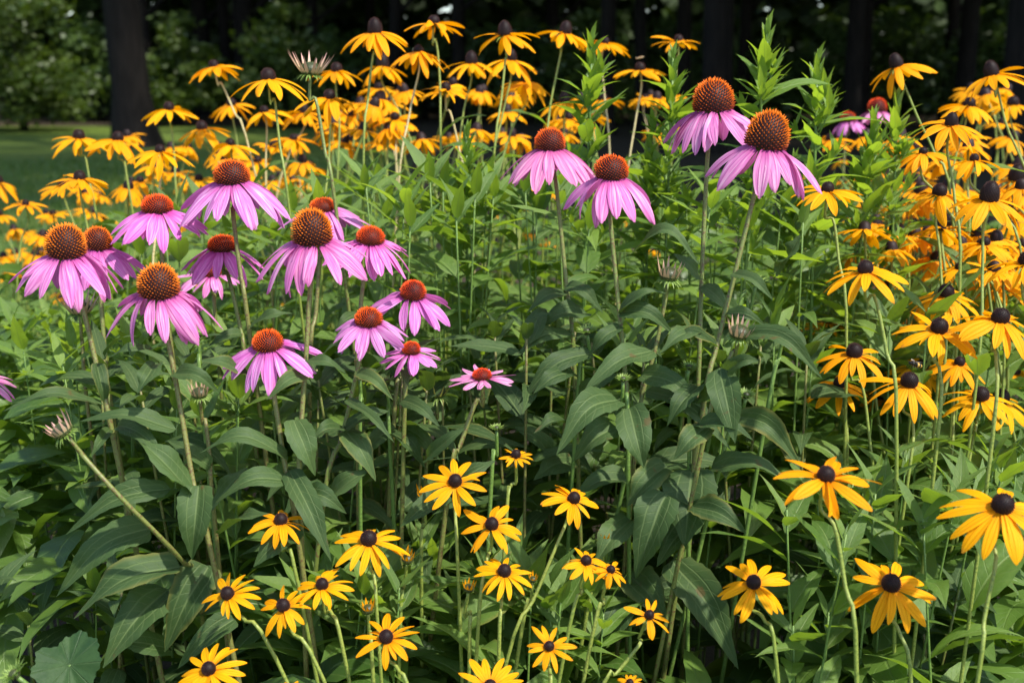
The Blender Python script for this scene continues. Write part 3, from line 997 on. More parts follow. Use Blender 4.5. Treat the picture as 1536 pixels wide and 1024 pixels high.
small_susans(34, (0, 300), lambda x: (300 - x * .15 if x > 60 else 330, 420), (34, 54), 'small blurred yellow flower in the mass behind the left coneflowers', 'small yellow flowers behind the left coneflowers', 1)
small_susans(26, (190, 480), lambda x: (200, 300), (40, 62), 'small yellow flower in the crowd above the upper left coneflowers', 'small yellow flowers above the left coneflowers', 2)
small_susans(36, (480, 830), lambda x: (120 + abs(x - 650) * .1, 215), (44, 66), 'small yellow flower in the crowded mass under the tall back row', 'small yellow flowers under the back row', 3)
small_susans(12, (830, 1010), lambda x: (140, 205), (40, 58), 'small yellow flower among green stalks behind the twin coneflowers', 'small yellow flowers behind the twin coneflowers', 4)
small_susans(70, (1285, 1540), lambda x: (200, 450), (50, 84), 'small yellow flower in the thick mass at the right side', 'small yellow flowers of the right-hand mass', 5)
small_susans(26, (1285, 1540), lambda x: (280, 420), (52, 80), 'yellow flower in the dense right-hand drift between the larger blooms', 'yellow flowers filling the right-hand drift', 15, .062)
small_susans(10, (1380, 1536), lambda x: (120, 200), (44, 64), 'small yellow flower at top right against the dark wood', 'small yellow flowers at top right', 6)
small_susans(16, (740, 1010), lambda x: (270, 400), (20, 34), 'tiny blurred yellow flower glimpsed through stems under the twin coneflowers', 'tiny yellow flowers behind the stems', 7, .05)
small_susans(14, (20, 500), lambda x: (400, 455), (24, 40), 'tiny yellow flower low between the left coneflower stems', 'tiny yellow flowers between left stems', 8, .05)
small_susans(8, (1190, 1330), lambda x: (240, 330), (24, 40), 'tiny yellow flower behind the green bud stalks', 'tiny yellow flowers behind bud stalks', 9, .05)


# ---- opening susan buds, lower centre
def susan_bud(x, y, wpx, label, via, d):
    m = d / FPX
    ax = head_axis(10, rnd.uniform(-8, 8))
    base = at(x, y, d) - ax * wpx * m * .3
    pts = stem_path(base, ax, via, d + .01)
    e = head_empty('black_eyed_susan_bud', pts, label, 'flower bud', 'half open yellow buds')
    add_stem(e, pts, .0015, .0022, M_sstem, ns=7)
    Hm = head_matrix(e, base, ax, rnd.uniform(0, 6))
    s = wpx * m * .62
    obj('cone', GCONE, e, Hm @ Matrix.Diagonal((s, s, s, 1)))
    obj('rays', RAYS_GOLD, e, Hm @ Matrix.Diagonal((s * .8, s * .8, s * .8, 1)))
    obj('bracts', BRACT_SPIKE, e, Hm @ Matrix.Translation((0, 0, -s * .15)) @ Matrix.Diagonal((s * 1.1, s * 1.1, s * .8, 1)))


for a in [
    (634, 738, 28, 'half open yellow bud left of the uppermost lower centre flower', [(634, 790), (632, 860)], 1.12),
    (612, 833, 30, 'half open yellow bud right of the broad-skirted flower', [(606, 880), (600, 950)], 1.08),
    (552, 908, 30, 'half open yellow bud under the broad-skirted flower', [(556, 950), (560, 1020)], 1.02),
    (704, 877, 28, 'closed greenish-yellow bud left of the shiny-eyed flower', [(706, 920), (704, 990)], 1.04),
    (908, 802, 28, 'half open yellow bud above the overlapping small pair', [(902, 840), (880, 920)], 1.12),
    (800, 865, 20, 'small green bud right of the shiny-eyed flower', [(796, 900), (780, 960)], 1.06),
]:
    susan_bud(*a)


# ------------------------------------------------------------------ big coneflower leaves, set where the picture shows them
HOSTS = list(STEMS)


def nearest_stem(P):
    best = None
    for e, pts in HOSTS:
        for i in range(len(pts) - 1):
            for f in (0, .5):
                s = pts[i].lerp(pts[i + 1], f)
                dd = (s - P).length
                if best is None or dd < best[0]:
                    best = (dd, e, s)
    return best


def hero_leaf(bx, by, tx, ty, wpx, arch=0.0, dd=-0.03, face=0.6, sidearch=0.0, d=None, mat=None, fold=None, host=None):
    q = random.Random(int(bx * 13 + by * 7 + tx))
    B0 = at(bx, by, d or 1.08)
    if host is None:
        cand = None
        for e, pts in HOSTS:
            if not e.name.startswith('coneflower'):
                continue
            for i in range(len(pts) - 1):
                s = pts[i].lerp(pts[i + 1], .5)
                px, py, dp = pix(s)
                if s.z < .1:
                    continue
                c = math.hypot(px - bx, py - by) + abs(dp - (d or 1.08)) * 150
                if cand is None or c < cand[0]:
                    cand = (c, e, s, dp)
        _, e, s, dp = cand
    d0 = d or dp
    B = at(bx, by, d0 - .004)
    T = at(tx, ty, d0 + dd)
    toc = (CC - B).normalized()
    M1 = B.lerp(T, .5) + UP * arch * d0 / FPX + toc * .012 + Vector((sidearch * d0 / FPX, 0, 0))
    pet = 0.0
    P = [B, M1, T]
    if (s - B).length < .09:
        P = [s, B, M1, T]
        L1 = (s - B).length
        pet = min(.3, L1 / (L1 + (T - B).length))
    n = 20
    path = catmull(P, n)
    if pet:
        # even out: petiole takes one third of the parameter
        a = [s.lerp(B, i / 3) for i in range(3)]
        tail = [p for p in catmull([B - (M1 - s) * .0 if False else s, B, M1, T], 30)][10:]
        path = a + [tail[int(round(i * (len(tail) - 1) / 17))] for i in range(18)]
        pet = 3 / 20
    N0 = (UP * (1 - face) + toc * face + Vector((q.uniform(-.25, .25), 0, q.uniform(-.1, .2)))).normalized()
    nr = [N0 + Vector((q.uniform(-.05, .05), 0, 0)) for _ in path]
    V, F, lu, lv = leaf_grid([p - e.location for p in path], nr, wpx * 1.02 * d0 / FPX, pet, 8, fold if fold is not None else q.uniform(.25, .6), .10, q.randrange(9999))
    o = obj('leaf', mesh('leaf', V, F, mat or M_leaf, lu, lv), e)
    return o


HERO = [
    # left group
    (155, 606, 3, 617, 24, 22), (264, 643, 118, 632, 34, 16), (145, 545, 160, 618, 26, 4), (166, 645, 136, 686, 18, 4),
    (228, 522, 163, 536, 18, 8), (236, 545, 206, 590, 34, 2), (286, 738, 204, 655, 52, 4), (432, 686, 298, 680, 34, 30),
    (441, 630, 473, 714, 44, 2), (515, 642, 466, 660, 28, 8), (517, 643, 584, 616, 34, 6), (519, 646, 564, 722, 40, 10),
    (520, 600, 592, 664, 20, 8), (436, 722, 322, 754, 36, 20), (434, 706, 497, 842, 42, 8), (298, 728, 288, 840, 58, 2),
    (224, 792, 84, 895, 54, 26), (256, 733, 98, 802, 40, 20), (270, 850, 110, 928, 62, 22), (313, 848, 247, 978, 66, 10),
    (252, 884, 154, 1002, 66, 12), (252, 972, 166, 962, 42, 4), (352, 928, 266, 1003, 42, 8), (330, 800, 405, 770, 34, 8),
    (372, 560, 300, 540, 26, 6), (262, 560, 330, 590, 30, 12), (176, 640, 250, 690, 30, 14),
    (446, 790, 380, 850, 44, 6), (450, 740, 520, 770, 36, 12), (484, 755, 560, 700, 38, 4), (488, 730, 420, 780, 34, 10),
    (316, 700, 250, 660, 30, 4), (318, 760, 372, 700, 34, 4), 
    (604, 600, 660, 640, 26, 8), (592, 640, 540, 690, 30, 8), (588, 650, 640, 705, 32, 10), (640, 690, 700, 640, 26, 4),
    (606, 640, 660, 690, 28, 8), (672, 740, 600, 790, 36, 6), (672, 735, 744, 690, 30, 4), 
    (375, 490, 440, 470, 22, 8), (465, 560, 400, 600, 26, 10), (460, 540, 520, 560, 24, 8), (536, 560, 590, 600, 24, 10),
    (540, 470, 500, 500, 20, 6), (362, 500, 312, 520, 20, 6),
    # middle group
    (888, 530, 776, 608, 36, 22), (978, 526, 876, 586, 44, 14), (926, 600, 834, 682, 52, 26), (944, 612, 966, 702, 56, 0),
    (924, 640, 860, 692, 52, 8), (970, 586, 1099, 677, 40, 22), (962, 562, 1054, 612, 36, 14), (1080, 552, 1103, 665, 50, 2),
    (1104, 624, 1202, 700, 42, 24), (1038, 704, 1027, 820, 84, 0), (1066, 704, 1184, 720, 40, 18), (1002, 742, 953, 868, 68, 10),
    (1010, 840, 1108, 1004, 66, 20), (1118, 502, 1234, 568, 36, 26), (1000, 700, 940, 760, 50, 8), (862, 560, 800, 590, 34, 10),
    (866, 600, 930, 560, 30, 6), (852, 440, 790, 470, 28, 12), (850, 430, 905, 470, 26, 12), (930, 470, 1000, 440, 28, 14),
    (932, 490, 880, 540, 26, 10), (1050, 500, 990, 530, 32, 12), (1046, 600, 1110, 580, 30, 10), (1048, 580, 1000, 640, 36, 8),
    (1052, 430, 1100, 480, 26, 10), (1054, 420, 1010, 380, 24, 4), (942, 720, 860, 745, 48, 12), (945, 740, 1010, 790, 50, 8),
    (948, 780, 890, 850, 50, 10), (1045, 640, 1130, 660, 36, 14), (1060, 640, 1010, 690, 40, 6), (1086, 560, 1140, 540, 26, 8),
    (944, 860, 1000, 930, 60, 6), (1040, 760, 1120, 800, 44, 10), (1040, 780, 985, 850, 50, 8), (860, 690, 800, 720, 40, 8),
    (864, 640, 800, 650, 36, 14), (838, 690, 770, 640, 34, 8), (1075, 520, 1010, 500, 26, 10), (1100, 410, 1160, 450, 24, 10),
    (946, 900, 900, 980, 52, 8), (1042, 880, 960, 900, 44, 10), (1110, 470, 1060, 450, 22, 8), (948, 380, 1050, 398, 26, 44), (1168, 412, 1202, 350, 40, 0), (930, 470, 1010, 500, 34, 16), (880, 470, 800, 500, 36, 14), (856, 500, 770, 540, 36, 16), (1090, 470, 1150, 490, 22, 8),
]
for h in HERO:
    hero_leaf(*h[:5], arch=h[5], dd=rnd.uniform(-.05, .0), face=rnd.uniform(.35, .7), fold=rnd.uniform(.35, .9))


# ------------------------------------------------------------------ leafy filler plants (each a thing with its leaves)
def leafy_plant(p, h, style, label, group, lean=(0, 0)):
    """p on the soil; style: broad / oval / narrow / stalk"""
    q = rnd
    e = empty({'broad': 'leafy_coneflower_plant', 'oval': 'leafy_susan_plant', 'narrow': 'narrow_leaved_plant', 'stalk': 'budding_plant', 'lush': 'leafy_susan_plant'}[style], p, label, 'plant', group)
    top = Vector((lean[0], lean[1], h))
    pts = catmull([Vector((0, 0, -.02)), Vector((lean[0] * .3 + q.uniform(-.01, .01), lean[1] * .3, h * .5)), top], 14)
    mat = M_gstem if style != 'broad' else M_cstem
    r = {'broad': .003, 'lush': .0024, 'oval': .0022, 'narrow': .002, 'stalk': .0038}[style]
    if style != 'stalk':
        for i in range(5):
            lib = {'broad': BROAD, 'lush': TIP, 'oval': TIP, 'narrow': NARROW}[style]
            leaf_obj(lib, e, top - UP * .008 * i, i * 2.4, q.uniform(.7, 1.25) - .08 * i, q.uniform(.035, .06) + .008 * i, q.uniform(-.3, .3))
    V, F, lu, lv = tube(pts[::-1], r * .45, r, 7, .08)
    obj('stem', mesh('stem', V, F, mat, lu, lv), e)
    az = q.uniform(0, 6)

    def P(t):
        f = t * 14
        i = min(13, int(f))
        return pts[i].lerp(pts[i + 1], f - i)
    if style in ('broad', 'lush'):
        n = q.randint(8, 11)
        for i in range(n):
            t = .42 + .56 * i / n
            az += 2.4 + q.uniform(-.4, .4)
            leaf_obj(BROAD if style == 'broad' else LUSH, e, P(t), az, q.uniform(.1, .6), q.uniform(.10, .17) * (1.1 - .35 * t), q.uniform(-.3, .3))
    elif style == 'oval':
        n = q.randint(9, 13)
        for i in range(n):
            t = .40 + .6 * i / n
            az += 2.4 + q.uniform(-.4, .4)
            leaf_obj(OVAL, e, P(t), az, q.uniform(.2, .8), q.uniform(.075, .125) * (1.15 - .4 * t), q.uniform(-.3, .3))
    elif style == 'narrow':
        n = q.randint(9, 12)
        for i in range(n):
            t = .45 + .55 * i / n
            az += 1.5708 + q.uniform(-.2, .2)
            for s in (0, math.pi):
                leaf_obj(NARROW, e, P(t), az + s, q.uniform(.15, .7), q.uniform(.065, .10) * (1.2 - .45 * t), q.uniform(-.3, .3))
    else:
        n = 26
        for i in range(n):
            t = .45 + .50 * i / n
            az += 2.4 + q.uniform(-.3, .3)
            leaf_obj(NARROW if i % 4 else SPEAR, e, P(t), az, q.uniform(.05, .75), q.uniform(.09, .155) * (1.25 - .6 * t), q.uniform(-.4, .4))
        for i in range(8):
            leaf_obj(NARROW, e, P(.86 + .014 * i), i * 2.4 + az, q.uniform(.35, 1.0), q.uniform(.045, .08), q.uniform(-.4, .4))
        # side shoots and tip: tufts of small upright leaves round closed buds
        b = MB()
        for c in range(24):
            f = c / 24
            a2 = c * 2.4
            V, F, lu, lv = unit_leaf(.29, -10, q.uniform(-20, 35), 900 + c, nv=5, nu=2, fold=.5, pet=.02)
            l = .052 * (1 - .5 * f) * q.uniform(.8, 1.2)
            M = Matrix.Translation(P(.925 + .075 * f)) @ Matrix.Rotation(a2, 4, 'Z') @ Matrix.Rotation(-(.55 + .85 * f), 4, 'Y') @ Matrix.Diagonal((l, l, l, 1))
            b.add(V, F, lu, lv, 0, M)
        for k_ in range(9):
            a3 = k_ * 2.4 + q.uniform(0, 1)
            t0 = .76 + .022 * k_
            o = P(t0)
            dirv = Vector((math.cos(a3) * .55, math.sin(a3) * .55, .8)).normalized()
            tp = o + dirv * q.uniform(.03, .055)
            V, F, lu, lv = tube([o, o.lerp(tp, .5), tp], .0012, .0009, 5)
            b.add(V, F, lu, lv, 1)
            for c in range(9):
                V, F, lu, lv = unit_leaf(.31, -10, q.uniform(-20, 35), 950 + c, nv=4, nu=2, fold=.5, pet=.02)
                l = .030 * q.uniform(.7, 1.3)
                M = Matrix.Translation(o.lerp(tp, .55 + .45 * c / 9)) @ Matrix.Rotation(c * 2.4, 4, 'Z') @ Matrix.Rotation(-(.5 + .08 * c), 4, 'Y') @ Matrix.Diagonal((l, l, l, 1))
                b.add(V, F, lu, lv, 0, M)
        obj('bud_cluster', b.mesh('bud_cluster', [M_narrow, M_gstem]), e)
    return e


# tall budding stalks: (x, y of the tip, depth)
for (x, y, d, ln, lb) in [
    (1152, 45, 1.36, .03, 'tallest budding green stalk, rising above the coneflowers at right'),
    (1226, 92, 1.42, -.02, 'second tallest budding green stalk, right of the tallest'),
    (888, 60, 1.44, .01, 'budding green stalk with narrow leaves above the twin coneflowers'),
    (1010, 85, 1.46, .02, 'budding green stalk with long leaf left of the highest coneflower'),
    (1346, 145, 1.50, -.02, 'bushy budding green stalk left of the tilted yellow flower'),
    (1312, 178, 1.46, .02, 'shorter budding stalk just left of the bushy one'),
    (700, 205, 1.55, .01, 'leafy green stalk under the back row of yellow flowers'),
    (1190, 250, 1.5, .0, 'leafy green stalk between the largest coneflower and lone yellow flower'),
    (975, 215, 1.5, .01, 'leafy green stalk just left of the highest coneflower stem'),
]:
    p = at(x, y, d)
    leafy_plant(Vector((p.x - ln, p.y, 0)), p.z, 'stalk', lb, 'budding green stalks', (ln, 0))


def fill(n, xr, dr, yfun, styles, label, group, seed):
    global rnd
    keep = rnd
    rnd = random.Random(seed)
    for i in range(n):
        x = xr[0] + (xr[1] - xr[0]) * (i + rnd.random()) / n
        d = rnd.uniform(*dr)
        y = yfun(x, d) + rnd.uniform(-25, 40)
        p = at(x, y, d)
        if p.z < .3:
            continue
        st = styles[rnd.randrange(len(styles))]
        ln = rnd.uniform(-.06, .06)
        leafy_plant(Vector((p.x - ln, p.y, 0)), p.z, st, label[st], group, (ln, rnd.uniform(-.03, .03)))
    rnd = keep


# back part, bright stems with narrow leaves under the yellow back row
fill(26, (180, 700), (1.45, 2.1), lambda x, d: 330 - (x - 180) * .12, ['narrow', 'oval', 'lush', 'lush'],
     {'lush': 'large-leaved arching green plant behind the left coneflowers', 'narrow': 'narrow-leaved green stem under the back row of yellow flowers, left half', 'oval': 'leafy green stem of yellow flowers behind the left coneflowers'}, 'leafy stems behind the left coneflowers', 21)
fill(40, (540, 1000), (1.32, 2.1), lambda x, d: 285, ['narrow', 'oval', 'lush', 'lush', 'lush'],
     {'lush': 'large-leaved arching green plant in the sunny middle of the bed', 'narrow': 'narrow-leaved green stem in the sunny middle of the bed', 'oval': 'broad-leaved green stem in the sunny middle of the bed'}, 'leafy stems in the middle of the bed', 22)
fill(30, (960, 1330), (1.32, 2.0), lambda x, d: 295, ['narrow', 'narrow', 'lush', 'lush'],
     {'lush': 'large-leaved arching green plant under the budding stalks', 'narrow': 'narrow-leaved green stem in the sunny patch under the budding stalks', 'oval': 'broad-leaved green stem in the sunny patch under the budding stalks'}, 'leafy stems under the budding stalks', 23)
fill(16, (1230, 1560), (1.25, 1.9), lambda x, d: 455, ['oval', 'oval', 'narrow'],
     {'narrow': 'narrow-leaved green stem under the right-hand yellow flowers', 'oval': 'oval-leaved green stem under the right-hand yellow flowers'}, 'leafy stems under the right-hand flowers', 24)
# left sunny patch
fill(42, (-40, 350), (1.25, 2.1), lambda x, d: 450 + (2.1 - d) * 110, ['narrow', 'narrow', 'narrow', 'narrow', 'narrow', 'oval'],
     {'narrow': 'light green narrow-leaved stem in the sunny patch at the left edge', 'oval': 'light green oval-leaved stem in the sunny patch at the left edge'}, 'light green stems at the left edge', 25)
# mid layer behind the big leaves
fill(20, (120, 720), (1.18, 1.4), lambda x, d: 560, ['broad', 'oval'],
     {'broad': 'dark leafy coneflower stem without flower below the left cluster', 'oval': 'leafy green stem below the left coneflower cluster'}, 'leafy stems below the left cluster', 26)
fill(18, (700, 1240), (1.2, 1.45), lambda x, d: 500, ['broad', 'broad', 'oval'],
     {'broad': 'dark leafy coneflower stem without flower in the middle', 'oval': 'leafy green stem among the dark middle leaves'}, 'leafy stems among the middle leaves', 27)
# right, below the yellow group
fill(14, (1180, 1580), (1.0, 1.25), lambda x, d: 690 + (1.25 - d) * 300, ['oval', 'oval', 'narrow'],
     {'narrow': 'narrow-leaved stem low at the right side', 'oval': 'oval-leaved green stem low at the right side'}, 'leafy stems low at the right', 28)
# bottom centre bright susan leaves
fill(30, (420, 910), (1.08, 1.28), lambda x, d: 865 - (d - 1.08) * 250 + abs(x - 660) * .15, ['oval', 'oval', 'narrow'],
     {'narrow': 'bright green narrow-leaved stem under the lower centre yellow flowers', 'oval': 'bright green oval-leaved stem under the lower centre yellow flowers'}, 'leafy stems under the lower centre flowers', 29)
# bottom left and right, sparse
fill(5, (-40, 340), (1.1, 1.22), lambda x, d: 890, ['broad', 'oval'],
     {'broad': 'dark large-leaved stem low in the bottom left corner', 'oval': 'green oval-leaved stem low in the bottom left corner'}, 'leafy stems in the bottom left corner', 30)
fill(8, (1180, 1560), (1.05, 1.2), lambda x, d: 920, ['oval', 'broad'],
     {'broad': 'dark large-leaved stem low in the bottom right corner', 'oval': 'green oval-leaved stem low in the bottom right corner'}, 'leafy stems in the bottom right corner', 31)

# round lobed leaf, bottom left
e = empty('round_leaved_plant', (at(105, 990, .96).x, at(105, 990, .96).y, 0), 'round scalloped pale-veined leaf in the bottom left corner', 'plant')
for (x, y, wpx, tl) in ((104, 996, 104, .8),):
    c = at(x, y, .96) - e.location
    V, F, lu, lv = [tuple(c)], [], [0.0], [0.0]
    n = 110
    rr = wpx * .5 * .96 / FPX
    ax = Vector((0, -math.sin(tl), math.cos(tl)))
    sx = Vector((1, 0, 0))
    sy = ax.cross(sx)
    for rg in range(1, 5):
        for i in range(n):
            a = 2 * math.pi * i / n
            lob = 1 - .10 * abs(math.cos(a * 4.5 + math.pi / 2)) ** 3 + .025 * math.sin(a * 27) - .25 * max(0, math.cos(a - 2.2)) ** 24
            r = rr * rg / 4 * (lob if rg > 2 else 1)
            V.append(tuple(c + sx * math.cos(a) * r + sy * math.sin(a) * r + ax * (r * .10 + .0008 * math.cos(a * 9) * rg / 4 + .005 * math.sin(a * 2 + 1) * rg / 4)))
            # veins run out from the centre: lu follows the angle
            q_ = (a * 9 / (2 * math.pi) + .5) % 1
            lu.append((q_ - .5) * 2)
            lv.append(rg / 4)
    for i in range(n):
        F.append((0, 1 + i, 1 + (i + 1) % n))
        for rg in range(3):
            b0 = 1 + rg * n
            F.append((b0 + i, b0 + n + i, b0 + n + (i + 1) % n, b0 + (i + 1) % n))
    obj('leaf', mesh('leaf', V, F, M_round, lu, lv), e)
    V, F, lu, lv = tube(catmull([c, c + Vector((.01, .05, -.2)), Vector((0, 0, 0))], 10), .0016, .002, 6)
    obj('stem', mesh('stem', V, F, M_gstem, lu, lv), e)

# ------------------------------------------------------------------ undergrowth: the uncountable leaves low between the stems
def leaf_mass(name, n, sampler, Lr, mat, seed, W=.32, nv=6, nu=2):
    q = np.random.RandomState(seed)
    lib = []
    for i in range(8):
        V, F, lu, lv = unit_leaf(W, random.Random(seed + i).uniform(-25, 15), random.Random(seed * 3 + i).uniform(25, 75), seed + i, nv=nv, nu=nu, pet=.03)
        lib.append((np.array(V), np.array(F), np.array(lu), np.array(lv)))
    VV, FF, LU, LV, LR = [], [], [], [], []
    off = 0
    for i in range(n):
        V, F, lu, lv = lib[q.randint(8)]
        p = sampler(q)
        if p is None:
            continue
        az, el, ro = q.uniform(0, 6.283), q.uniform(-.3, .7), q.uniform(-.5, .5)
        Mx = np.array((Matrix.Rotation(az, 3, 'Z') @ Matrix.Rotation(-el, 3, 'Y') @ Matrix.Rotation(ro, 3, 'X')))
        VV.append((V * q.uniform(*Lr)) @ Mx.T + np.array(p))
        FF.append(F + off)
        LU.append(lu)
        LV.append(lv)
        LR.append(np.full(len(V), q.rand()))
        off += len(V)
    me = mesh(name, np.concatenate(VV), np.concatenate(FF), mat, np.concatenate(LU), np.concatenate(LV), np.concatenate(LR))
    return me


GAPS = [(600, 720, 140, 70), (160, 990, 220, 90), (340, 790, 90, 60), (900, 800, 120, 90), (1120, 900, 130, 150), (730, 660, 80, 60), (60, 960, 120, 60), (1010, 960, 90, 80), (650, 480, 80, 60), (1190, 760, 60, 60)]


def ztop(d):
    """height of the leaf carpet along the bed"""
    ds = [.7, .85, 1.0, 1.2, 1.5, 2.0, 3.0, 4.5]
    ys = [1500, 1330, 1080, 770, 520, 390, 320, 285]
    y = np.interp(d, ds, ys)
    return CAMZ + d * (-math.sin(PITCH) + (512 - y) / FPX * math.cos(PITCH))


def under_sampler(q):
    d = .75 + 3.2 * q.rand() ** 1.7
    x = q.uniform(-200, 1736)
    zt = ztop(d)
    z = zt * (1 - .55 * q.rand() ** 1.7) - .03
    if d > 2.2 and x < 150:
        return None
    px = (x - 768) / FPX * d
    p = Vector((px, d * math.cos(PITCH), z))
    X, Y, _ = pix(p)
    for (gx, gy, gw, gh) in GAPS:
        if ((X - gx) / gw) ** 2 + ((Y - gy) / gh) ** 2 < 1 and q.rand() < .93:
            return None
    return (p.x, p.y, p.z)


o = obj('undergrowth', leaf_mass('undergrowth', 9500, under_sampler, (.06, .14), M_under, 3, W=.36))
tag(o, 'dense low leaves and shoots filling the shade between the flower stems', 'undergrowth', kind='stuff')


# ------------------------------------------------------------------ insects
def ellipsoid(c, r, ns=10, nr=8, M=None):
    V, F = [], []
    for j in range(nr + 1):
        a = -math.pi / 2 + math.pi * j / nr
        for i in range(ns):
            an = 2 * math.pi * i / ns
            V.append((c[0] + r[0] * math.sin(a), c[1] + r[1] * math.cos(a) * math.cos(an), c[2] + r[2] * math.cos(a) * math.sin(an)))
    for j in range(nr):
        for i in range(ns):
            F.append((j * ns + i, j * ns + (i + 1) % ns, (j + 1) * ns + (i + 1) % ns, (j + 1) * ns + i))
    return V, F


k = NT('bee_body')
sx_ = k.n('ShaderNodeSeparateXYZ')
k.link(k.coord(), sx_.inputs[0])
st = k.mapr(k.math('SINE', k.math('MULTIPLY', sx_.outputs[0], 1500.0)), -.1, .1)
M_bee = k.finish(k.mix(st, (0.012, 0.009, 0.008), (0.40, 0.24, 0.03)), .6)
k = NT('insect_dark')
M_dark = k.finish((0.012, 0.010, 0.010), .5)
k = NT('insect_wing')
M_wing = k.finish((0.45, 0.40, 0.33), .3, None, .5, (0.5, 0.45, 0.38))
k = NT('moth_buff')
M_moth = k.finish(k.mix(k.noise(400, 2, k.coord()), (0.42, 0.27, 0.13), (0.55, 0.42, 0.26)), .7)


def wing_mesh(L, W, mat, name='wing'):
    V, F, lu, lv = unit_leaf(W / L * 1.3, 0, 4, 5, nv=8, nu=2, fold=.02, pet=.0, wave=0, twist=0)
    return mesh(name, [tuple(Vector(v) * L) for v in V], F, mat, lu, lv)


e = empty('bee', at(1372, 546, 1.12), 'small striped bee hovering over the low right-hand yellow flower', 'bee')
b = MB()
V, F = ellipsoid((-.0042, 0, 0), (.0055, .0028, .0026))
b.add(V, F, mi=0)
V, F = ellipsoid((.0022, 0, .0004), (.0028, .0026, .0025))
b.add(V, F, mi=1)
V, F = ellipsoid((.0056, 0, -.0002), (.0017, .0019, .0017))
b.add(V, F, mi=1)
for s in (-1, 1):
    for f in (-.001, .001, .003):
        V, F, lu, lv = tube([Vector((f, s * .0015, -.001)), Vector((f * 1.4, s * .004, -.0025)), Vector((f * 1.6, s * .0045, -.006))], .0003, .0002, 5)
        b.add(V, F, mi=1)
    V, F, lu, lv = tube([Vector((.0066, s * .0006, .0006)), Vector((.009, s * .0014, .0012))], .0002, .0001, 4)
    b.add(V, F, mi=1)
obj('body', b.mesh('body', [M_bee, M_dark]), e)
for s in (-1, 1):
    obj('wing', wing_mesh(.009, .003, M_wing), e, Matrix.Translation((.002, s * .001, .0024)) @ Matrix.Rotation(s * R(120), 4, 'Z') @ Matrix.Rotation(R(-14), 4, 'Y'))
e.rotation_euler = (0, R(-20), R(200))
e = empty('moth', at(960, 88, .092 * FPX / 78) + Vector((0, 0, .001)), 'small buff moth resting on top of a yellow flower cone', 'moth')
b = MB()
V, F = ellipsoid((0, 0, 0), (.006, .0016, .0015))
b.add(V, F)
V, F = ellipsoid((.0062, 0, .0002), (.0014, .0014, .0013))
b.add(V, F)
obj('body', b.mesh('body', [M_moth]), e)
for s in (-1, 1):
    obj('wing', wing_mesh(.012, .006, M_moth), e, Matrix.Translation((.003, s * .0008, .0014)) @ Matrix.Rotation(s * R(166), 4, 'Z') @ Matrix.Rotation(s * .3, 4, 'X'))
e.rotation_euler = (0, R(8), R(160))

# ------------------------------------------------------------------ ground
k = NT('lawn')
c = k.coord()
n1 = k.noise(.35, 3, c)
n2 = k.noise(9, 4, c, .7)
n3 = k.noise(60, 2, c)
col = k.mix(k.mapr(n2, .3, .7), (0.065, 0.105, 0.012), (0.125, 0.175, 0.026))
col = k.mix(k.math('MULTIPLY', k.mapr(n1, .35, .7), .45), col, (0.095, 0.14, 0.035))
M_lawn = k.finish(col, .7, k.bump(k.math('ADD', n2, n3), .8, .03), 0, spec=.2)
k = NT('soil')
c = k.coord()
n1 = k.noise(40, 5, c, .65)
col = k.mix(n1, (0.014, 0.010, 0.007), (0.050, 0.036, 0.024))
M_soil = k.finish(col, .9, k.bump(n1, 1.0, .02), 0, spec=.2)
k = NT('forest_floor')
c = k.coord()
n1 = k.noise(5, 5, c, .65)
col = k.mix(n1, (0.020, 0.016, 0.010), (0.060, 0.045, 0.025))
M_floor = k.finish(col, .9, k.bump(n1, 1.0, .05), 0, spec=.2)


def sheet(name, pts, z, mat):
    me = mesh(name, [(x, y, z) for x, y in pts], [tuple(range(len(pts)))], mat, smooth=False)
    return tag(obj(name, me), kind='structure')


sheet('ground', [(-400, -60), (400, -60), (400, 500), (-400, 500)], 0.0, M_lawn)
sheet('flower_bed_soil', [(-1.6, -.2), (2.6, -.2), (3.6, 2), (4.0, 4.2), (2.4, 5), (.6, 4.6), (-.6, 3.8), (-1.5, 2.9), (-1.9, 1.6)], .006, M_soil)
sheet('forest_floor', [(-60, 31), (-20, 29.5), (-8, 30), (-2.6, 27), (-1.2, 9), (0, 5.5), (12, 5.5), (60, 6), (80, 120), (-80, 120)], .005, M_floor)

# short grass standing on the visible lawn
def grass_mass(n, seed):
    q = np.random.RandomState(seed)
    d = 3.0 + 14 * q.rand(n) ** 1.5
    x = (q.uniform(-60, 620, n) - 768) / FPX * d
    keepm = (x < -1.0 + .05 * d)
    d, x = d[keepm], x[keepm]
    n = len(d)
    h = q.uniform(.03, .07, n)
    wv = q.uniform(.002, .004, n) * (1 + d * .12)
    az = q.uniform(0, 6.28, n)
    ln = q.uniform(.0, .03, n)
    sx, sy = np.cos(az) * wv, np.sin(az) * wv
    lx, ly = -np.sin(az) * ln, np.cos(az) * ln
    z0 = np.zeros(n)
    V = np.stack([np.stack([x - sx, d - sy, z0], 1), np.stack([x + sx, d + sy, z0], 1), np.stack([x + lx * .5 + sx * .7, d + ly * .5 + sy * .7, h * .6], 1), np.stack([x + lx * .5 - sx * .7, d + ly * .5 - sy * .7, h * .6], 1), np.stack([x + lx, d + ly, h], 1)], 1).reshape(-1, 3)
    F = []
    for i in range(n):
        b = i * 5
        F.append((b, b + 1, b + 2, b + 3))
        F.append((b + 3, b + 2, b + 4))
    lr = np.repeat(q.rand(n), 5)
    return mesh('grass', V, F, M_grass, lr=lr)


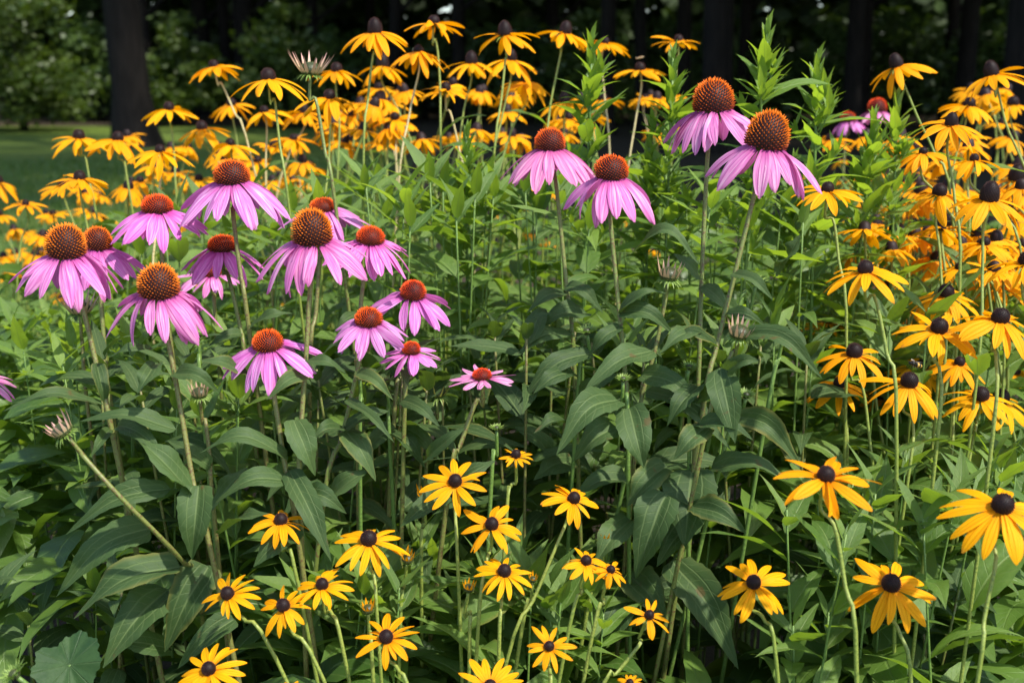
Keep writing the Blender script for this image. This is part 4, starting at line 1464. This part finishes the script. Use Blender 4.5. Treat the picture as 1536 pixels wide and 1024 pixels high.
k = NT('grass_blade')
M_grass = k.finish(k.mix(k.attr('lr'), (0.05, 0.105, 0.016), (0.10, 0.17, 0.035)), .5, None, .3, (0.15, 0.28, 0.03))
o = obj('grass', grass_mass(26000, 4))
tag(o, 'short mown grass of the lawn behind the flower bed', 'grass', kind='stuff')

# ------------------------------------------------------------------ the wood behind
k = NT('bark')
c = k.coord()
mp = k.n('ShaderNodeMapping')
mp.inputs['Scale'].default_value = (6, 6, 1.1)
k.link(c, mp.inputs['Vector'])
n1 = k.noise(2.2, 5, mp.outputs[0], .7)
col = k.mix(k.mapr(n1, .3, .7), (0.005, 0.004, 0.003), (0.014, 0.011, 0.009))
M_bark = k.finish(col, .9, k.bump(n1, 1.0, .05), spec=.2)


def crown_mat(name, c0, c1, t):
    k = NT(name)
    nz = k.noise(.8, 2, k.coord())
    f = k.math('ADD', k.math('MULTIPLY', k.attr('lr'), .6), k.math('MULTIPLY', nz, .4))
    return k.finish(k.mix(f, c0, c1), .5, None, .3, t)


M_crown = crown_mat('crown_leaf', (0.026, 0.056, 0.010), (0.065, 0.110, 0.022), (0.10, 0.18, 0.015))
M_shrub = crown_mat('shrub_leaf', (0.038, 0.072, 0.010), (0.085, 0.125, 0.020), (0.12, 0.20, 0.01))
M_far = crown_mat('far_leaf', (0.022, 0.046, 0.010), (0.050, 0.085, 0.020), (0.07, 0.12, 0.01))


def leaf_quads(P, size, seed):
    """small pointed leaf faces at the points P (n,3)"""
    q = np.random.RandomState(seed)
    n = len(P)
    a = q.normal(size=(n, 3))
    a /= np.linalg.norm(a, axis=1)[:, None]
    a[:, 2] *= .5
    b = np.cross(a, q.normal(size=(n, 3)))
    b /= np.linalg.norm(b, axis=1)[:, None]
    s = (q.uniform(.6, 1.3, n) * size)[:, None]
    V = np.stack([P - a * s * .6, P + b * s * .32 - a * s * .05, P + a * s * .6, P - b * s * .32 - a * s * .05], 1).reshape(-1, 3)
    F = np.arange(4 * n).reshape(-1, 4)
    lr = np.repeat(q.rand(n), 4)
    return V, F, lr


def clumps(q, n, centre, rad, nc, spread):
    """points in nc lumpy clusters inside an ellipsoid"""
    c = q.normal(size=(nc, 3))
    c /= np.linalg.norm(c, axis=1)[:, None]
    c *= (q.rand(nc, 1) ** .45)
    c = c * np.array(rad) + np.array(centre)
    idx = q.randint(nc, size=n)
    off = q.normal(size=(n, 3)) * spread * (0.6 + .8 * q.rand(nc))[idx][:, None]
    off[:, 2] *= .55
    return c[idx] + off


def trunk_mesh(r, h, seed, limbs=7):
    q = random.Random(seed)
    b = MB()
    pts = [Vector((0, 0, -.1)), Vector((0, 0, .25)), Vector((q.uniform(-.1, .1), q.uniform(-.1, .1), h * .35)), Vector((q.uniform(-.3, .3), q.uniform(-.3, .3), h * .7)), Vector((q.uniform(-.4, .4), 0, h))]
    c = catmull(pts, 16)
    V, F, lu, lv = tube(c, r, r * .45, 14, .12)
    # flare
    V = [(v[0] * (1 + .45 * max(0, 1 - v[2] / .7) ** 2), v[1] * (1 + .45 * max(0, 1 - v[2] / .7) ** 2), v[2]) for v in V]
    b.add(V, F, lu, lv)
    for i in range(limbs):
        o = c[int(16 * (.45 + .5 * i / limbs))]
        an = i * 2.4 + q.uniform(-.4, .4)
        l = h * q.uniform(.25, .42)
        t = o + Vector((math.cos(an) * l, math.sin(an) * l, l * q.uniform(.2, .7)))
        V, F, lu, lv = tube(catmull([o, o.lerp(t, .5) + Vector((0, 0, .15 * l)), t], 7), r * .32, r * .07, 7, .1)
        b.add(V, F, lu, lv)
    return b.mesh('trunk', M_bark)


def crown_mesh(seed, n, h, rad, z0):
    q = np.random.RandomState(seed)
    P = clumps(q, n, (0, 0, h), (rad, rad, h - z0), 46, .75)
    P = P[P[:, 2] > z0 - 1.5]
    V, F, lr = leaf_quads(P, .42, seed)
    return mesh('crown', V, F, M_crown, lr=lr, smooth=False)


CROWNS = [crown_mesh(70 + i, 4800, 9.0, 5.2, 5.0) for i in range(3)]


def ground_at(px, dist):
    return Vector(((px - 768) / FPX * (dist * math.cos(PITCH) + CAMZ * math.sin(PITCH)), dist, 0))


TREES = [  # pixel x of trunk, distance, trunk diameter (m), label
    (205, 20.5, .80, 'thickest dark trunk, standing at the edge of the lawn on the left'),
    (312, 38, .70, 'slimmer dark trunk between the thickest one and the pointed-cone flower'),
    (370, 35, .80, 'dark trunk straight behind the broad pointed-cone yellow flower'),
    (228, 33, .42, 'grey lit trunk just right of and behind the thickest trunk'),
    (476, 36, .40, 'dark trunk deep in the wood behind the pale pink bud'),
    (690, 31, .45, 'dark trunk deep in the wood behind the highest yellow flower'),
    (962, 26, .34, 'thin dark trunk behind the flat yellow flower at right'),
    (1022, 27, .46, 'dark trunk right above the highest coneflower'),
    (1086, 24, .34, 'thin dark trunk between highest coneflower and tallest stalk'),
    (1112, 31, .40, 'dark trunk just left of the tallest budding stalk'),
    (1290, 29, .50, 'dark trunk deep in shade left of the tilted yellow flower'),
    (1440, 26, .50, 'dark trunk deep in shade between the two tilted yellow flowers'),
    (560, 40, .45, 'farthest dark trunk behind the tall-coned yellow flower'),
    (830, 38, .5, 'far trunk behind the right-leaning yellow flower'),
]
for i, (px, dist, dia, lb) in enumerate(TREES):
    g = ground_at(px, dist)
    e = empty('tree', g, lb, 'tree', 'trees of the wood behind the lawn')
    obj('trunk', trunk_mesh(dia / 2, 11, 200 + i), e)
    obj('crown', CROWNS[i % 3], e, Matrix.Rotation(i * 1.3, 4, 'Z') @ Matrix.Diagonal((.5, .5, 1, 1) if i < 4 else (1, 1, 1, 1)))
# more trees of the same wood, whose shade falls on the lawn and under the wood
for i, (x, y) in enumerate([(8, 8.5), (6.5, 15), (3.2, 18.5), (11, 19), (9, 12), (15, 14), (16, 25), (12, 32), (2, 25), (-15, 34), (-21, 31), (7, 24), (20, 19), (-9, 37), (22, 33), (-3.2, 32)]):
    e = empty('tree', (x, y, 0), 'broad tree of the wood whose crown rises above the picture', 'tree', 'trees of the wood behind the lawn')
    obj('trunk', trunk_mesh(.22, 11, 260 + i), e)
    obj('crown', CROWNS[(i + 1) % 3], e, Matrix.Rotation(i * 1.9, 4, 'Z'))

for i, (x, y) in enumerate([(5.4, 7.2)]):
    e = empty('tree', (x, y, 0), 'tall old tree whose high crown rises above the picture and shades the lawn', 'tree', 'trees of the wood behind the lawn')
    obj('trunk', trunk_mesh(.3, 24, 290 + i), e)
    obj('crown', CROWNS[i], e, Matrix.Translation((0, 0, 12.5)) @ Matrix.Diagonal((1.15, 1.15, 1, 1)))


def shrub(px, dist, rx, h, n, mat, label, size=.16, z0=.1, nc=40):
    g = ground_at(px, dist)
    e = empty('shrub', g, label, 'shrub', 'shrubs at the edge of the wood')
    q = np.random.RandomState(int(px + dist))
    P = clumps(q, n, (0, 0, h * .5), (rx, rx, h * .5), nc, rx * .16)
    # egg outline: narrower towards the top
    P[:, 0] *= 1.15 - .55 * np.clip(P[:, 2] / h, 0, 1)
    P = P[P[:, 2] > z0]
    V, F, lr = leaf_quads(P, size, int(px))
    obj('foliage', mesh('foliage', V, F, mat, lr=lr, smooth=False), e)
    b = MB()
    for s in range(5):
        t = Vector((rnd.uniform(-.5, .5) * rx, rnd.uniform(-.5, .5) * rx, h * .75))
        V, F, lu, lv = tube(catmull([Vector((rnd.uniform(-.1, .1), rnd.uniform(-.1, .1), 0)), t * .5, t], 6), .04, .012, 6)
        b.add(V, F, lu, lv)
    obj('branches', b.mesh('branches', M_bark), e)


shrub(38, 27, 1.75, 3.3, 9000, M_shrub, 'large sunlit green shrub at the far edge of the lawn, top left')
shrub(150, 33, 1.5, 3.0, 4000, M_crown, 'dark green bush behind the thickest trunk, on its left', .2)
shrub(268, 30, 1.3, 2.9, 4500, M_shrub, 'mid green bush in the shade between the left trunks', .17)
shrub(425, 29, 1.4, 3.0, 4500, M_shrub, 'mid green bush behind the pale pink bud', .17)
shrub(520, 33, 1.6, 2.6, 4000, M_crown, 'dark bush deep in the wood left of the tall-coned yellow flower', .2)
shrub(640, 35, 1.8, 3.0, 4000, M_crown, 'dark bush deep in the wood behind the highest yellow flower', .2)
shrub(770, 33, 1.6, 3.0, 4000, M_crown, 'dark bush deep in the wood behind the round-coned yellow flower', .2)
shrub(885, 30, 1.4, 3.4, 4500, M_shrub, 'yellow-green bush in a light patch of the wood, right of middle', .17)
shrub(1000, 34, 1.7, 3.0, 4000, M_crown, 'dark bush behind the thin trunks at right of middle', .2)
shrub(1190, 32, 1.9, 3.0, 4000, M_crown, 'dark bush behind the tallest budding stalks', .2)
shrub(1350, 33, 1.9, 3.2, 4000, M_crown, 'dark bush deep in the shade behind the tilted yellow flower', .2)
shrub(1500, 28, 1.6, 3.0, 4500, M_crown, 'dark bush at the far right edge of the wood', .2)

# the wood farther off: one mass of leaves nobody could count
q = np.random.RandomState(9)
n = 90000
an = q.uniform(-1.05, 1.05, n)
rr = q.uniform(40, 62, n)
P = np.stack([np.sin(an) * rr, np.cos(an) * rr, q.rand(n) ** 1.1 * 18], 1)
V, F, lr = leaf_quads(P, .95, 12)
tag(obj('woodland', mesh('woodland', V, F, M_far, lr=lr, smooth=False)), 'dark mass of woodland leaves far behind the lawn', 'woodland', kind='stuff')
print('objects', len(bpy.data.objects))
